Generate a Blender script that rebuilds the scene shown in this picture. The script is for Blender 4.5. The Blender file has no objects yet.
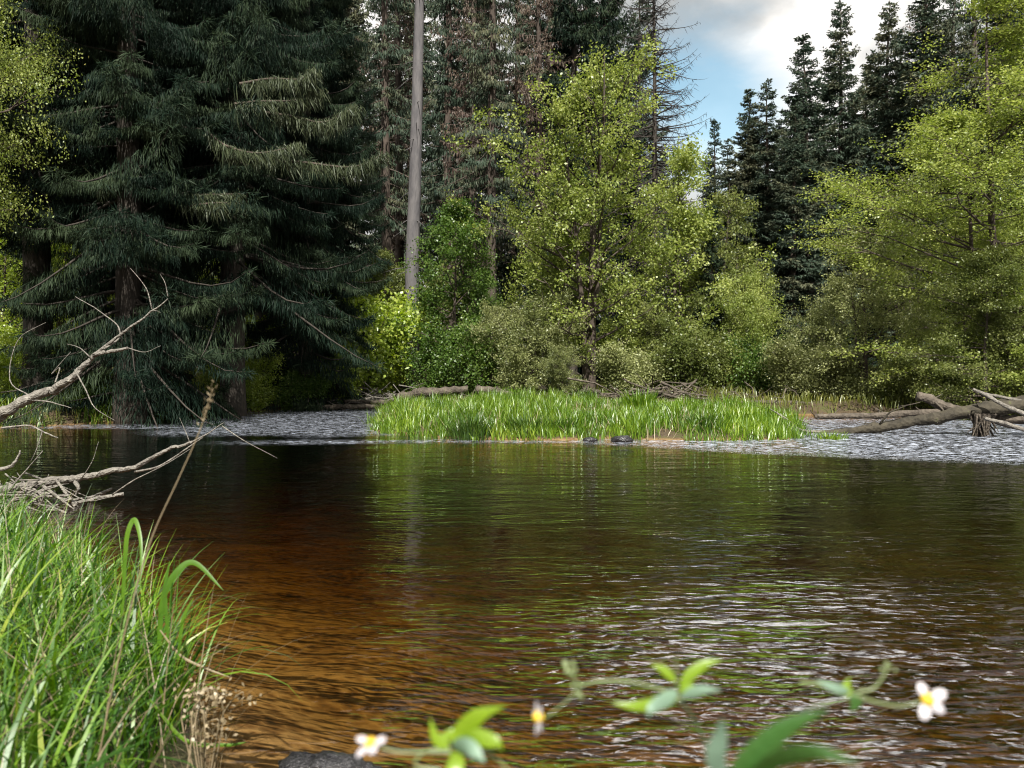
import bpy, math, random
import numpy as np
R = math.radians
F, CX, HY, CH = 788.0, 512.0, 372.0, 1.5     # focal length in pixels, centre column, horizon row, eye height


def P(px, py, Y):
    return np.array([(px - CX) / F * Y, Y, CH - (py - HY) / F * Y])


scene = bpy.context.scene
COL = scene.collection
UP = np.array([0, 0, 1.0])

# ------------------------------------------------------------------ mesh helpers


class MB:
    """collects quads (numpy) and links them as one mesh object"""

    def __init__(self):
        self.v, self.f, self.a, self.n = [], [], [], 0

    def add(self, v, f, a=None):
        v = np.asarray(v, float).reshape(-1, 3)
        f = np.asarray(f, int).reshape(-1, 4)
        self.v.append(v)
        self.f.append(f + self.n)
        self.a.append(np.full(len(f), .5) if a is None else np.asarray(a, float))
        self.n += len(v)

    def mesh(self, name, mat, smooth=False):
        v = np.concatenate(self.v)
        f = np.concatenate(self.f)
        a = np.concatenate(self.a)
        me = bpy.data.meshes.new(name)
        me.vertices.add(len(v))
        me.vertices.foreach_set('co', v.ravel().astype(np.float32))
        me.loops.add(len(f) * 4)
        me.loops.foreach_set('vertex_index', f.ravel().astype(np.int32))
        me.polygons.add(len(f))
        me.polygons.foreach_set('loop_start', np.arange(0, len(f) * 4, 4, dtype=np.int32))
        if smooth:
            me.polygons.foreach_set('use_smooth', np.ones(len(f), dtype=bool))
        at = me.attributes.new('v', 'FLOAT', 'FACE')
        at.data.foreach_set('value', a.astype(np.float32))
        me.update(calc_edges=True)
        me.materials.append(mat)
        return me

    def build(self, name, mat, parent=None, smooth=False):
        o = bpy.data.objects.new(name, self.mesh(name, mat, smooth))
        COL.objects.link(o)
        if parent:
            o.parent = parent
        return o


def tag(o, label=None, cat=None, group=None, kind=None):
    if label:
        o['label'] = label
    if cat:
        o['category'] = cat
    if group:
        o['group'] = group
    if kind:
        o['kind'] = kind
    return o


def empty(name, loc, label, cat, group=None, rz=0.0, sc=None):
    o = bpy.data.objects.new(name, None)
    COL.objects.link(o)
    o.location = loc
    o.rotation_euler.z = rz
    o.empty_display_size = .2
    if sc is not None:
        o.scale = sc
    return tag(o, label, cat, group)


def norm(v):
    v = np.asarray(v, float)
    return v / (np.linalg.norm(v, axis=-1, keepdims=True) + 1e-9)


def tube(mb, pts, rad, sides=6, a=.5, cap=False, rough=0.0, rng=None):
    pts = np.asarray(pts, float)
    rad = np.asarray(rad, float)
    if cap:
        pts = np.concatenate([pts[:1], pts, pts[-1:]])
        rad = np.concatenate([[1e-4], rad, [1e-4]])
    d = norm(np.gradient(pts, axis=0)) if len(pts) > 2 else norm(np.repeat((pts[-1] - pts[0])[None], len(pts), 0))
    ref = np.array([0, 0, 1.0]) if abs(d.mean(0)[2]) < .8 else np.array([1.0, 0, 0])
    s = norm(np.cross(d, ref))
    t = np.cross(d, s)
    th = np.linspace(0, 2 * math.pi, sides, endpoint=False)
    rr = rad[:, None] * np.ones((1, sides))
    if rough and rng is not None:
        rr = rr * (1 + rng.normal(0, rough, rr.shape))
    v = pts[:, None] + rr[:, :, None] * (np.cos(th)[None, :, None] * s[:, None] + np.sin(th)[None, :, None] * t[:, None])
    n = len(pts)
    i = np.arange(n - 1)[:, None] * sides
    j = np.arange(sides)[None]
    k = (j + 1) % sides
    f = np.stack([i + j, i + k, i + sides + k, i + sides + j], -1).reshape(-1, 4)
    mb.add(v.reshape(-1, 3), f, np.full(len(f), a))


def catmull(pts, n=6):
    p = np.asarray(pts, float)
    p = np.concatenate([[2 * p[0] - p[1]], p, [2 * p[-1] - p[-2]]])
    out = []
    for i in range(1, len(p) - 2):
        for t in np.linspace(0, 1, n, endpoint=False):
            out.append(.5 * ((2 * p[i]) + (-p[i - 1] + p[i + 1]) * t + (2 * p[i - 1] - 5 * p[i] + 4 * p[i + 1] - p[i + 2]) * t * t
                             + (-p[i - 1] + 3 * p[i] - 3 * p[i + 1] + p[i + 2]) * t ** 3))
    out.append(p[-2])
    return np.array(out)


def leaves(mb, Pn, D, L, W, rng, flat=0.0, a=None, wpos=.45):
    """one rhombic leaf or needle spray per row"""
    n = len(Pn)
    D = norm(D)
    r = rng.normal(0, 1, (n, 3))
    r = r * (1 - flat) + UP * flat
    S = norm(np.cross(D, r))
    L = np.broadcast_to(L, (n,))[:, None]
    W = np.broadcast_to(W, (n,))[:, None]
    m = Pn + D * L * wpos
    sag = UP * L * .06
    v = np.stack([Pn, m + S * W / 2, Pn + D * L - sag, m - S * W / 2], 1).reshape(-1, 3)
    f = np.arange(n * 4).reshape(-1, 4)
    mb.add(v, f, rng.random(n) if a is None else a)


def blades(mb, Pn, az, L, W, bend, rng, segs=5, lean=.15, a=None):
    """curving grass blades: strips bending over towards az"""
    n = len(Pn)
    t = np.linspace(0, 1, segs + 1)
    th = (lean + bend[:, None] * t[None] ** 1.3)           # angle from vertical along the blade
    dl = (L / segs)[:, None]
    hor = np.concatenate([np.zeros((n, 1)), np.cumsum(np.sin(th[:, :-1]) * dl, 1)], 1)
    ver = np.concatenate([np.zeros((n, 1)), np.cumsum(np.cos(th[:, :-1]) * dl, 1)], 1)
    d = np.stack([np.cos(az), np.sin(az), np.zeros(n)], -1)
    c = Pn[:, None] + hor[..., None] * d[:, None] + ver[..., None] * UP
    tw = az + math.pi / 2 + rng.normal(0, .5, n)
    s = np.stack([np.cos(tw), np.sin(tw), np.zeros(n)], -1)
    w = (W[:, None] * np.clip(1.15 - t[None] ** 2 * 1.12, .03, 1) * np.clip(.55 + t[None] * 2, 0, 1))[..., None] / 2
    v = np.stack([c - s[:, None] * w, c + s[:, None] * w], 2).reshape(-1, 3)
    base = (np.arange(n) * (segs + 1) * 2)[:, None]
    k = np.arange(segs)[None] * 2
    f = np.stack([base + k, base + k + 1, base + k + 3, base + k + 2], -1).reshape(-1, 4)
    aa = rng.random(n) if a is None else a
    mb.add(v, f, np.repeat(aa, segs))


# ------------------------------------------------------------------ materials
def newmat(name):
    m = bpy.data.materials.new(name)
    m.use_nodes = True
    nt = m.node_tree
    nt.nodes.clear()
    return m, nt, nt.nodes, nt.links


def ramp(nodes, stops):
    r = nodes.new('ShaderNodeValToRGB')
    el = r.color_ramp.elements
    while len(el) < len(stops):
        el.new(.5)
    for e, (p, c) in zip(el, stops):
        e.position = p
        e.color = (*c, 1)
    return r


def leafmat(name, stops, transl=.42, gloss=.03, rough=.5, objvar=.12, patch=.35, pscale=.6):
    m, nt, N, L = newmat(name)
    at = N.new('ShaderNodeAttribute')
    at.attribute_name = 'v'
    tc = N.new('ShaderNodeNewGeometry')
    no = N.new('ShaderNodeTexNoise')
    no.inputs['Scale'].default_value = pscale
    no.inputs['Detail'].default_value = 2
    L.new(tc.outputs['Position'], no.inputs['Vector'])
    ma = N.new('ShaderNodeMath')
    ma.operation = 'MULTIPLY_ADD'                      # noise*patch + attr*(1-patch)
    ma.inputs[1].default_value = patch * 2
    sc = N.new('ShaderNodeMath')
    sc.operation = 'MULTIPLY_ADD'
    sc.inputs[1].default_value = 1 - patch
    sc.inputs[2].default_value = -patch / 2
    L.new(at.outputs['Fac'], sc.inputs[0])
    L.new(no.outputs['Fac'], ma.inputs[0])
    L.new(sc.outputs[0], ma.inputs[2])
    oi = N.new('ShaderNodeObjectInfo')
    m2 = N.new('ShaderNodeMath')
    m2.operation = 'MULTIPLY_ADD'
    m2.inputs[1].default_value = objvar
    L.new(oi.outputs['Random'], m2.inputs[0])
    L.new(ma.outputs[0], m2.inputs[2])
    r = ramp(N, stops)
    L.new(m2.outputs[0], r.inputs['Fac'])
    d = N.new('ShaderNodeBsdfDiffuse')
    t = N.new('ShaderNodeBsdfTranslucent')
    hs = N.new('ShaderNodeHueSaturation')
    hs.inputs['Saturation'].default_value = 1.15
    hs.inputs['Value'].default_value = 1.25
    L.new(r.outputs[0], hs.inputs['Color'])
    L.new(r.outputs[0], d.inputs['Color'])
    L.new(hs.outputs[0], t.inputs['Color'])
    mx = N.new('ShaderNodeMixShader')
    mx.inputs[0].default_value = transl
    L.new(d.outputs[0], mx.inputs[1])
    L.new(t.outputs[0], mx.inputs[2])
    g = N.new('ShaderNodeBsdfGlossy')
    g.inputs['Roughness'].default_value = rough
    g.inputs['Color'].default_value = (.9, .95, .9, 1)
    mg = N.new('ShaderNodeMixShader')
    mg.inputs[0].default_value = gloss
    L.new(mx.outputs[0], mg.inputs[1])
    L.new(g.outputs[0], mg.inputs[2])
    o = N.new('ShaderNodeOutputMaterial')
    L.new(mg.outputs[0], o.inputs['Surface'])
    return m


def barkmat(name, c1, c2, c3=None, scale=6, rough=.85, bump=.5, stretch=.25, spec=.3):
    m, nt, N, L = newmat(name)
    tc = N.new('ShaderNodeTexCoord')
    mp = N.new('ShaderNodeMapping')
    mp.inputs['Scale'].default_value = (1, 1, stretch)
    L.new(tc.outputs['Object'], mp.inputs[0])
    n1 = N.new('ShaderNodeTexNoise')
    n1.inputs['Scale'].default_value = scale
    n1.inputs['Detail'].default_value = 8
    n1.inputs['Roughness'].default_value = .65
    L.new(mp.outputs[0], n1.inputs['Vector'])
    n2 = N.new('ShaderNodeTexVoronoi')
    n2.inputs['Scale'].default_value = scale * 3
    L.new(mp.outputs[0], n2.inputs['Vector'])
    r = ramp(N, [(.3, c1), (.62, c2)] + ([(.75, c3)] if c3 else []))
    L.new(n1.outputs['Fac'], r.inputs['Fac'])
    p = N.new('ShaderNodeBsdfPrincipled')
    p.inputs['Roughness'].default_value = rough
    p.inputs['Specular IOR Level'].default_value = spec
    L.new(r.outputs[0], p.inputs['Base Color'])
    ad = N.new('ShaderNodeMath')
    ad.operation = 'ADD'
    L.new(n1.outputs['Fac'], ad.inputs[0])
    L.new(n2.outputs['Distance'], ad.inputs[1])
    b = N.new('ShaderNodeBump')
    b.inputs['Strength'].default_value = bump
    b.inputs['Distance'].default_value = .03
    L.new(ad.outputs[0], b.inputs['Height'])
    L.new(b.outputs[0], p.inputs['Normal'])
    o = N.new('ShaderNodeOutputMaterial')
    L.new(p.outputs[0], o.inputs['Surface'])
    return m


M = {}
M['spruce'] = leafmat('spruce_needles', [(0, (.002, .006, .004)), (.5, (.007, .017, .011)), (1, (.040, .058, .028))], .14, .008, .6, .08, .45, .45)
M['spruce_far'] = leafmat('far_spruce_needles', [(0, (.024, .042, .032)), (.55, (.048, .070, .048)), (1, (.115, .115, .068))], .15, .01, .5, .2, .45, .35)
M['spruce_brown'] = leafmat('dying_spruce_needles', [(0, (.035, .024, .020)), (.5, (.075, .046, .037)), (1, (.12, .09, .065))], .15, .03, .6, .2, .3)
M['spruce_lit'] = leafmat('sunlit_spruce_needles', [(0, (.010, .018, .010)), (.5, (.026, .038, .019)), (1, (.075, .09, .045))], .2, .02, .5, .0, .2)  # paler copy of the spruce needles, sunlight put into the colour
M['dead'] = leafmat('dead_twigs', [(0, (.025, .022, .026)), (1, (.06, .052, .05))], .0, .03, .6)
M['leaf_spring'] = leafmat('spring_leaves', [(0, (.065, .105, .02)), (.5, (.19, .24, .05)), (1, (.42, .46, .15))], .45, .025, .4, .1, .4, .5)
M['leaf_pale'] = leafmat('pale_olive_leaves', [(0, (.065, .09, .028)), (.5, (.19, .215, .075)), (1, (.43, .45, .22))], .4, .03, .4, .1, .4, .5)
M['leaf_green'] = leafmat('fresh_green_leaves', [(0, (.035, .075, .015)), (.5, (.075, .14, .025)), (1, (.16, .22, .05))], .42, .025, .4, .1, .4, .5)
M['leaf_bright'] = leafmat('bright_yellow_green_leaves', [(0, (.13, .20, .03)), (.5, (.30, .40, .055)), (1, (.52, .58, .13))], .5, .05, .4, .05, .3, .6)  # yellow green leaves, brightened in place of sun the spruces block
M['leaf_olive'] = leafmat('olive_leaves', [(0, (.045, .065, .016)), (.5, (.11, .14, .035)), (1, (.25, .27, .09))], .42, .025, .4, .1, .45, .5)
M['grass_island'] = leafmat('island_grass', [(0, (.025, .07, .008)), (.45, (.11, .21, .014)), (.8, (.24, .35, .03)), (1, (.40, .43, .08))], .45, .05, .4, 0, .5, .9)
M['grass_dark'] = leafmat('dark_tussock_grass', [(0, (.02, .05, .008)), (.5, (.045, .10, .012)), (1, (.10, .17, .025))], .3, .05, .4)
M['grass_bank'] = leafmat('bank_grass', [(0, (.06, .09, .015)), (.5, (.15, .17, .03)), (1, (.30, .28, .07))], .42, .05, .4, 0, .4, .7)
M['grass_near'] = leafmat('foreground_sedge', [(0, (.008, .032, .004)), (.42, (.040, .12, .007)), (.8, (.16, .29, .014)), (1, (.42, .40, .09))], .42, .045, .45, 0, .35, 3)
M['straw'] = leafmat('dry_straw', [(0, (.14, .10, .055)), (1, (.36, .29, .18))], .25, .05, .5)
M['trunk_dark'] = barkmat('dark_spruce_bark', (.018, .016, .013), (.05, .042, .035), (.075, .075, .06))
M['trunk_grey'] = barkmat('grey_spruce_bark', (.055, .054, .060), (.125, .118, .12), (.20, .185, .165), 3)
M['trunk_brown'] = barkmat('brown_bark', (.03, .024, .02), (.08, .062, .05), (.12, .105, .085))
M['log'] = barkmat('weathered_log', (.030, .024, .019), (.11, .092, .072), (.25, .22, .175), 5, .8, .8, 1)
M['log_moss'] = barkmat('mossy_log', (.018, .016, .012), (.060, .052, .036), (.09, .11, .035), 4, .85, .8, 1)
M['branch_pale'] = barkmat('bleached_branch', (.07, .062, .054), (.21, .195, .17), (.40, .38, .33), 14, .7, .6, 1)
M['stem_pale'] = leafmat('pale_plant_stems', [(0, (.12, .16, .06)), (1, (.22, .27, .12))], .2, .05, .4)
M['stem_dark'] = leafmat('dark_plant_stem', [(0, (.03, .06, .025)), (1, (.05, .09, .035))], .1, .1, .3)
M['leaf_lit'] = leafmat('herb_leaf_bright', [(0, (.16, .30, .02)), (1, (.30, .44, .03))], .5, .06, .35)
M['leaf_deep'] = leafmat('herb_leaf_deep', [(0, (.03, .10, .022)), (1, (.07, .17, .035))], .35, .10, .3)
M['leaf_silver'] = leafmat('herb_leaf_underside', [(0, (.16, .27, .20)), (1, (.26, .38, .28))], .35, .05, .5)
M['petal'] = leafmat('white_petals', [(0, (.50, .47, .52)), (1, (.62, .59, .63))], .3, .03, .5)
M['flower_centre'] = leafmat('yellow_flower_centre', [(0, (.60, .38, .02)), (1, (.75, .52, .05))], .1, .03, .6)


def rockmat():
    m, nt, N, L = newmat('wet_dark_rock')
    n1 = N.new('ShaderNodeTexNoise')
    n1.inputs['Scale'].default_value = 30
    n1.inputs['Detail'].default_value = 8
    r = ramp(N, [(.35, (.006, .006, .008)), (.65, (.035, .034, .036))])
    L.new(n1.outputs['Fac'], r.inputs['Fac'])
    p = N.new('ShaderNodeBsdfPrincipled')
    p.inputs['Roughness'].default_value = .18
    L.new(r.outputs[0], p.inputs['Base Color'])
    b = N.new('ShaderNodeBump')
    b.inputs['Strength'].default_value = .9
    b.inputs['Distance'].default_value = .01
    L.new(n1.outputs['Fac'], b.inputs['Height'])
    L.new(b.outputs[0], p.inputs['Normal'])
    o = N.new('ShaderNodeOutputMaterial')
    L.new(p.outputs[0], o.inputs['Surface'])
    return m


M['rock'] = rockmat()

# ------------------------------------------------------------------ terrain
FAR = [(-160, -40), (-60, 4), (-22, 17), (-13.9, 20.8), (-12.5, 22.3), (-11.2, 25.5), (-10.4, 28.5), (-8.4, 32.5), (-5.2, 36.5), (-3.2, 36),
       (-1.5, 33), (4, 30.5), (8.0, 28.5), (12, 27), (18, 26), (26, 25), (60, 20), (160, -10), (400, 400), (-400, 400), (-400, -40)]
ISL = [(-3.5, 20.3), (-2.4, 18.4), (-.9, 17.5), (1.7, 17.6), (4.1, 17.2), (6.0, 17.4), (7.2, 19.6), (8.0, 22.5), (7.5, 27), (5, 32), (-.5, 35), (-2.8, 31), (-3.9, 25)]
NEAR = [(-400, -60), (-60, 2.0), (-9, 8.2), (-6.6, 8.8), (-5.0, 7.0), (-3.4, 5.6), (-2.2, 4.4), (-1.45, 3.5), (-1.0, 2.75), (-.6, 2.35), (.4, 2.2), (2, 1.9), (6, 1.5),
        (60, -20), (400, -60)]


def sdist(poly, X, Y):
    """signed distance, positive inside"""
    p = np.array(poly, float)
    q = np.roll(p, -1, 0)
    best = np.full(X.shape, 1e9)
    ins = np.zeros(X.shape, bool)
    for a, b in zip(p, q):
        e = b - a
        t = np.clip(((X - a[0]) * e[0] + (Y - a[1]) * e[1]) / (e @ e), 0, 1)
        best = np.minimum(best, np.hypot(X - a[0] - t * e[0], Y - a[1] - t * e[1]))
        c = ((a[1] > Y) != (b[1] > Y)) & (X < (b[0] - a[0]) * (Y - a[1]) / (b[1] - a[1] + 1e-12) + a[0])
        ins ^= c
    return np.where(ins, best, -best)


def vnoise(X, Y, s, seed=0):
    """smooth value noise"""
    X = np.asarray(X, float) / s
    Y = np.asarray(Y, float) / s
    xi, yi = np.floor(X), np.floor(Y)
    xf, yf = X - xi, Y - yi
    xf, yf = xf * xf * (3 - 2 * xf), yf * yf * (3 - 2 * yf)

    def h(a, b):
        v = np.sin(a * 127.1 + b * 311.7 + seed * 74.7) * 43758.5453
        return v - np.floor(v)
    return (h(xi, yi) * (1 - xf) + h(xi + 1, yi) * xf) * (1 - yf) + (h(xi, yi + 1) * (1 - xf) + h(xi + 1, yi + 1) * xf) * yf


def ground(X, Y):
    X = np.asarray(X, float)
    Y = np.asarray(Y, float)
    wob = (vnoise(X, Y, 1.1, 1) - .5) * .5 + (vnoise(X, Y, .35, 2) - .5) * .16
    df = sdist(FAR, X, Y) + wob
    di = sdist(ISL, X, Y) + wob
    dn = sdist(NEAR, X, Y) + wob * .4
    lump = (vnoise(X, Y, 2.3, 3) - .5) * .3 + (vnoise(X, Y, .7, 4) - .5) * .1

    def bank(d, h, w, dep, slope):
        up = h * (1 - np.exp(-np.maximum(d, 0) / w))
        dn_ = -dep * (1 - np.exp(-np.maximum(-d, 0) * slope / dep))
        return np.where(d > 0, up, dn_)
    rise = np.clip(df - 3, 0, 60)
    left = np.clip((-X + 2) / 12, 0, 1)
    far = bank(df, .45, .5, 1.1, .5) + np.where(df > 0, np.minimum(df, 1) * lump, 0) + rise * (.02 + .045 * left) + np.clip(df - 40, 0, 200) * .05
    isl = bank(di, .22, .8, 1.2, .9) + np.where(di > 0, np.minimum(di, 1) * lump * .3, 0)
    near = bank(dn, .42, .35, .95, .38 + .16 * np.clip((X + .6) / 2.5, 0, 1)) + np.where(dn > 0, np.minimum(dn, 1) * lump * .5, 0)
    under = (vnoise(X, Y, .8, 7) - .5) * .12
    z = np.maximum(np.maximum(far, isl), near)
    return np.where(z < 0, z + under * np.minimum(1, -z * 4), z)


def gz(x, y):
    return float(ground(np.array([x]), np.array([y]))[0])


def axis(lo, hi, fine, c, n):
    t = np.linspace(-1, 1, n)
    s = np.sinh(t * fine) / math.sinh(fine)
    return np.where(s < 0, c + s * (c - lo), c + s * (hi - c))


def gridmesh(name, xs, ys, zfun, mat):
    X, Y = np.meshgrid(xs, ys)
    Z = zfun(X, Y)
    nx, ny = len(xs), len(ys)
    i = (np.arange(ny - 1)[:, None] * nx + np.arange(nx - 1)[None])
    f = np.stack([i, i + 1, i + nx + 1, i + nx], -1).reshape(-1, 4)
    mb = MB()
    mb.add(np.stack([X, Y, Z], -1).reshape(-1, 3), f)
    return mb.build(name, mat, smooth=True), X, Y


def groundmat():
    m, nt, N, L = newmat('river_ground')
    g = N.new('ShaderNodeNewGeometry')
    sx = N.new('ShaderNodeSeparateXYZ')
    L.new(g.outputs['Position'], sx.inputs[0])
    n1 = N.new('ShaderNodeTexNoise')
    n1.inputs['Scale'].default_value = 2.2
    n1.inputs['Detail'].default_value = 9
    n1.inputs['Roughness'].default_value = .7
    L.new(g.outputs['Position'], n1.inputs['Vector'])
    v1 = N.new('ShaderNodeTexVoronoi')
    v1.inputs['Scale'].default_value = 14
    v1.inputs['Randomness'].default_value = 1
    L.new(g.outputs['Position'], v1.inputs['Vector'])
    land = ramp(N, [(.3, (.028, .020, .013)), (.5, (.075, .055, .034)), (.62, (.06, .07, .02)), (.75, (.13, .10, .06))])
    L.new(n1.outputs['Fac'], land.inputs['Fac'])
    bed = ramp(N, [(.30, (.04, .024, .011)), (.46, (.17, .092, .034)), (.62, (.30, .19, .085))])
    mxv = N.new('ShaderNodeMath')
    mxv.operation = 'MULTIPLY_ADD'
    mxv.inputs[1].default_value = .35
    L.new(v1.outputs['Distance'], mxv.inputs[0])
    L.new(n1.outputs['Fac'], mxv.inputs[2])
    sub = N.new('ShaderNodeMath')
    sub.operation = 'SUBTRACT'
    sub.inputs[1].default_value = .12
    L.new(mxv.outputs[0], sub.inputs[0])
    L.new(sub.outputs[0], bed.inputs['Fac'])
    st = N.new('ShaderNodeMapRange')
    st.inputs['From Min'].default_value = -.03
    st.inputs['From Max'].default_value = .05
    L.new(sx.outputs['Z'], st.inputs['Value'])
    mx = N.new('ShaderNodeMixRGB')
    L.new(st.outputs[0], mx.inputs[0])
    L.new(bed.outputs[0], mx.inputs[1])
    L.new(land.outputs[0], mx.inputs[2])
    p = N.new('ShaderNodeBsdfPrincipled')
    p.inputs['Roughness'].default_value = .9
    p.inputs['Specular IOR Level'].default_value = .2
    L.new(mx.outputs[0], p.inputs['Base Color'])
    b = N.new('ShaderNodeBump')
    b.inputs['Strength'].default_value = .8
    b.inputs['Distance'].default_value = .05
    L.new(mxv.outputs[0], b.inputs['Height'])
    L.new(b.outputs[0], p.inputs['Normal'])
    o = N.new('ShaderNodeOutputMaterial')
    L.new(p.outputs[0], o.inputs['Surface'])
    return m


xs = axis(-420, 420, 5.6, 0, 360)
ys = np.concatenate([np.linspace(-60, -2, 14, endpoint=False), np.linspace(-2, 6, 90, endpoint=False), np.linspace(6, 40, 150, endpoint=False), 40 + 380 * np.linspace(0, 1, 50) ** 2])
terrain, _, _ = gridmesh('ground', xs, ys, ground, groundmat())
tag(terrain, 'forest floor, grassy banks and orange brown river bed', kind='structure')


# ------------------------------------------------------------------ water
def watermat():
    m, nt, N, L = newmat('tannin_water')

    def noise(scale, sx, sy, detail=3, rough=.5, dist=0.0, rot=0.0):
        mp = N.new('ShaderNodeMapping')
        mp.inputs['Rotation'].default_value = (0, 0, rot)
        mp.inputs['Scale'].default_value = (sx, sy, 1)
        L.new(g.outputs['Position'], mp.inputs[0])
        n = N.new('ShaderNodeTexNoise')
        n.inputs['Scale'].default_value = scale
        n.inputs['Detail'].default_value = detail
        n.inputs['Roughness'].default_value = rough
        n.inputs['Distortion'].default_value = dist
        L.new(mp.outputs[0], n.inputs['Vector'])
        return n.outputs['Fac']

    def mul(a, b):
        x = N.new('ShaderNodeMath')
        x.operation = 'MULTIPLY'
        for k, q in enumerate((a, b)):
            if isinstance(q, (int, float)):
                x.inputs[k].default_value = q
            else:
                L.new(q, x.inputs[k])
        return x.outputs[0]

    def add(a, b):
        x = N.new('ShaderNodeMath')
        x.operation = 'ADD'
        for k, q in enumerate((a, b)):
            if isinstance(q, (int, float)):
                x.inputs[k].default_value = q
            else:
                L.new(q, x.inputs[k])
        return x.outputs[0]
    g = N.new('ShaderNodeNewGeometry')
    rf = N.new('ShaderNodeAttribute')
    rf.attribute_name = 'riffle'
    rip = N.new('ShaderNodeAttribute')
    rip.attribute_name = 'ripple'
    # metre scale heights
    swell = mul(noise(1.0, 1.6, 4.2, 1, .4, .4, R(8)), .05)
    small = mul(noise(1.0, 5.5, 15, 1.2, .4, .6, R(-12)), .026)
    tiny = mul(noise(1.0, 20, 48, 1, .5, .3, R(6)), .0016)
    patch = noise(1.0, .35, .8, 2, .5)
    pr = N.new('ShaderNodeMapRange')
    pr.inputs['From Min'].default_value = .35
    pr.inputs['From Max'].default_value = .65
    pr.inputs['To Min'].default_value = .5
    pr.inputs['To Max'].default_value = 1.25
    L.new(patch, pr.inputs['Value'])
    base = mul(mul(add(add(swell, small), tiny), pr.outputs[0]), rip.outputs['Fac'])
    chop = mul(noise(1.0, 4.5, 7, 4, .62, .8), .16)
    chopr = mul(chop, rf.outputs['Fac'])
    h = add(base, chopr)
    b = N.new('ShaderNodeBump')
    b.inputs['Strength'].default_value = 1
    b.inputs['Distance'].default_value = 1
    L.new(h, b.inputs['Height'])
    fr = N.new('ShaderNodeFresnel')
    fr.inputs['IOR'].default_value = 1.42
    L.new(b.outputs[0], fr.inputs['Normal'])
    gl = N.new('ShaderNodeBsdfGlossy')
    gl.inputs['Roughness'].default_value = .008
    gl.inputs['Color'].default_value = (1, 1, 1, 1)
    L.new(b.outputs[0], gl.inputs['Normal'])
    rfn = N.new('ShaderNodeBsdfTransparent')
    rfn.inputs['Color'].default_value = (.96, .93, .86, 1)
    mx = N.new('ShaderNodeMixShader')
    L.new(fr.outputs[0], mx.inputs[0])
    L.new(rfn.outputs[0], mx.inputs[1])
    L.new(gl.outputs[0], mx.inputs[2])
    # broken white water where the river runs over stones
    fo = N.new('ShaderNodeBsdfDiffuse')
    fo.inputs['Color'].default_value = (.54, .59, .70, 1)
    fn = noise(1.0, 5, 11, 5, .7, 1.0)
    fr2 = N.new('ShaderNodeMapRange')
    fr2.inputs['From Min'].default_value = .50
    fr2.inputs['From Max'].default_value = .60
    fr2.inputs['To Max'].default_value = .72
    L.new(fn, fr2.inputs['Value'])
    fm = mul(fr2.outputs[0], rf.outputs['Fac'])
    mf = N.new('ShaderNodeMixShader')
    L.new(fm, mf.inputs[0])
    L.new(mx.outputs[0], mf.inputs[1])
    L.new(fo.outputs[0], mf.inputs[2])
    o = N.new('ShaderNodeOutputMaterial')
    L.new(mf.outputs[0], o.inputs['Surface'])
    va = N.new('ShaderNodeVolumeAbsorption')
    va.inputs['Color'].default_value = (.70, .61, .28, 1)
    va.inputs['Density'].default_value = 1.9
    L.new(va.outputs[0], o.inputs['Volume'])
    return m


def smooth(a, b, x):
    t = np.clip((x - a) / (b - a), 0, 1)
    return t * t * (3 - 2 * t)


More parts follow.
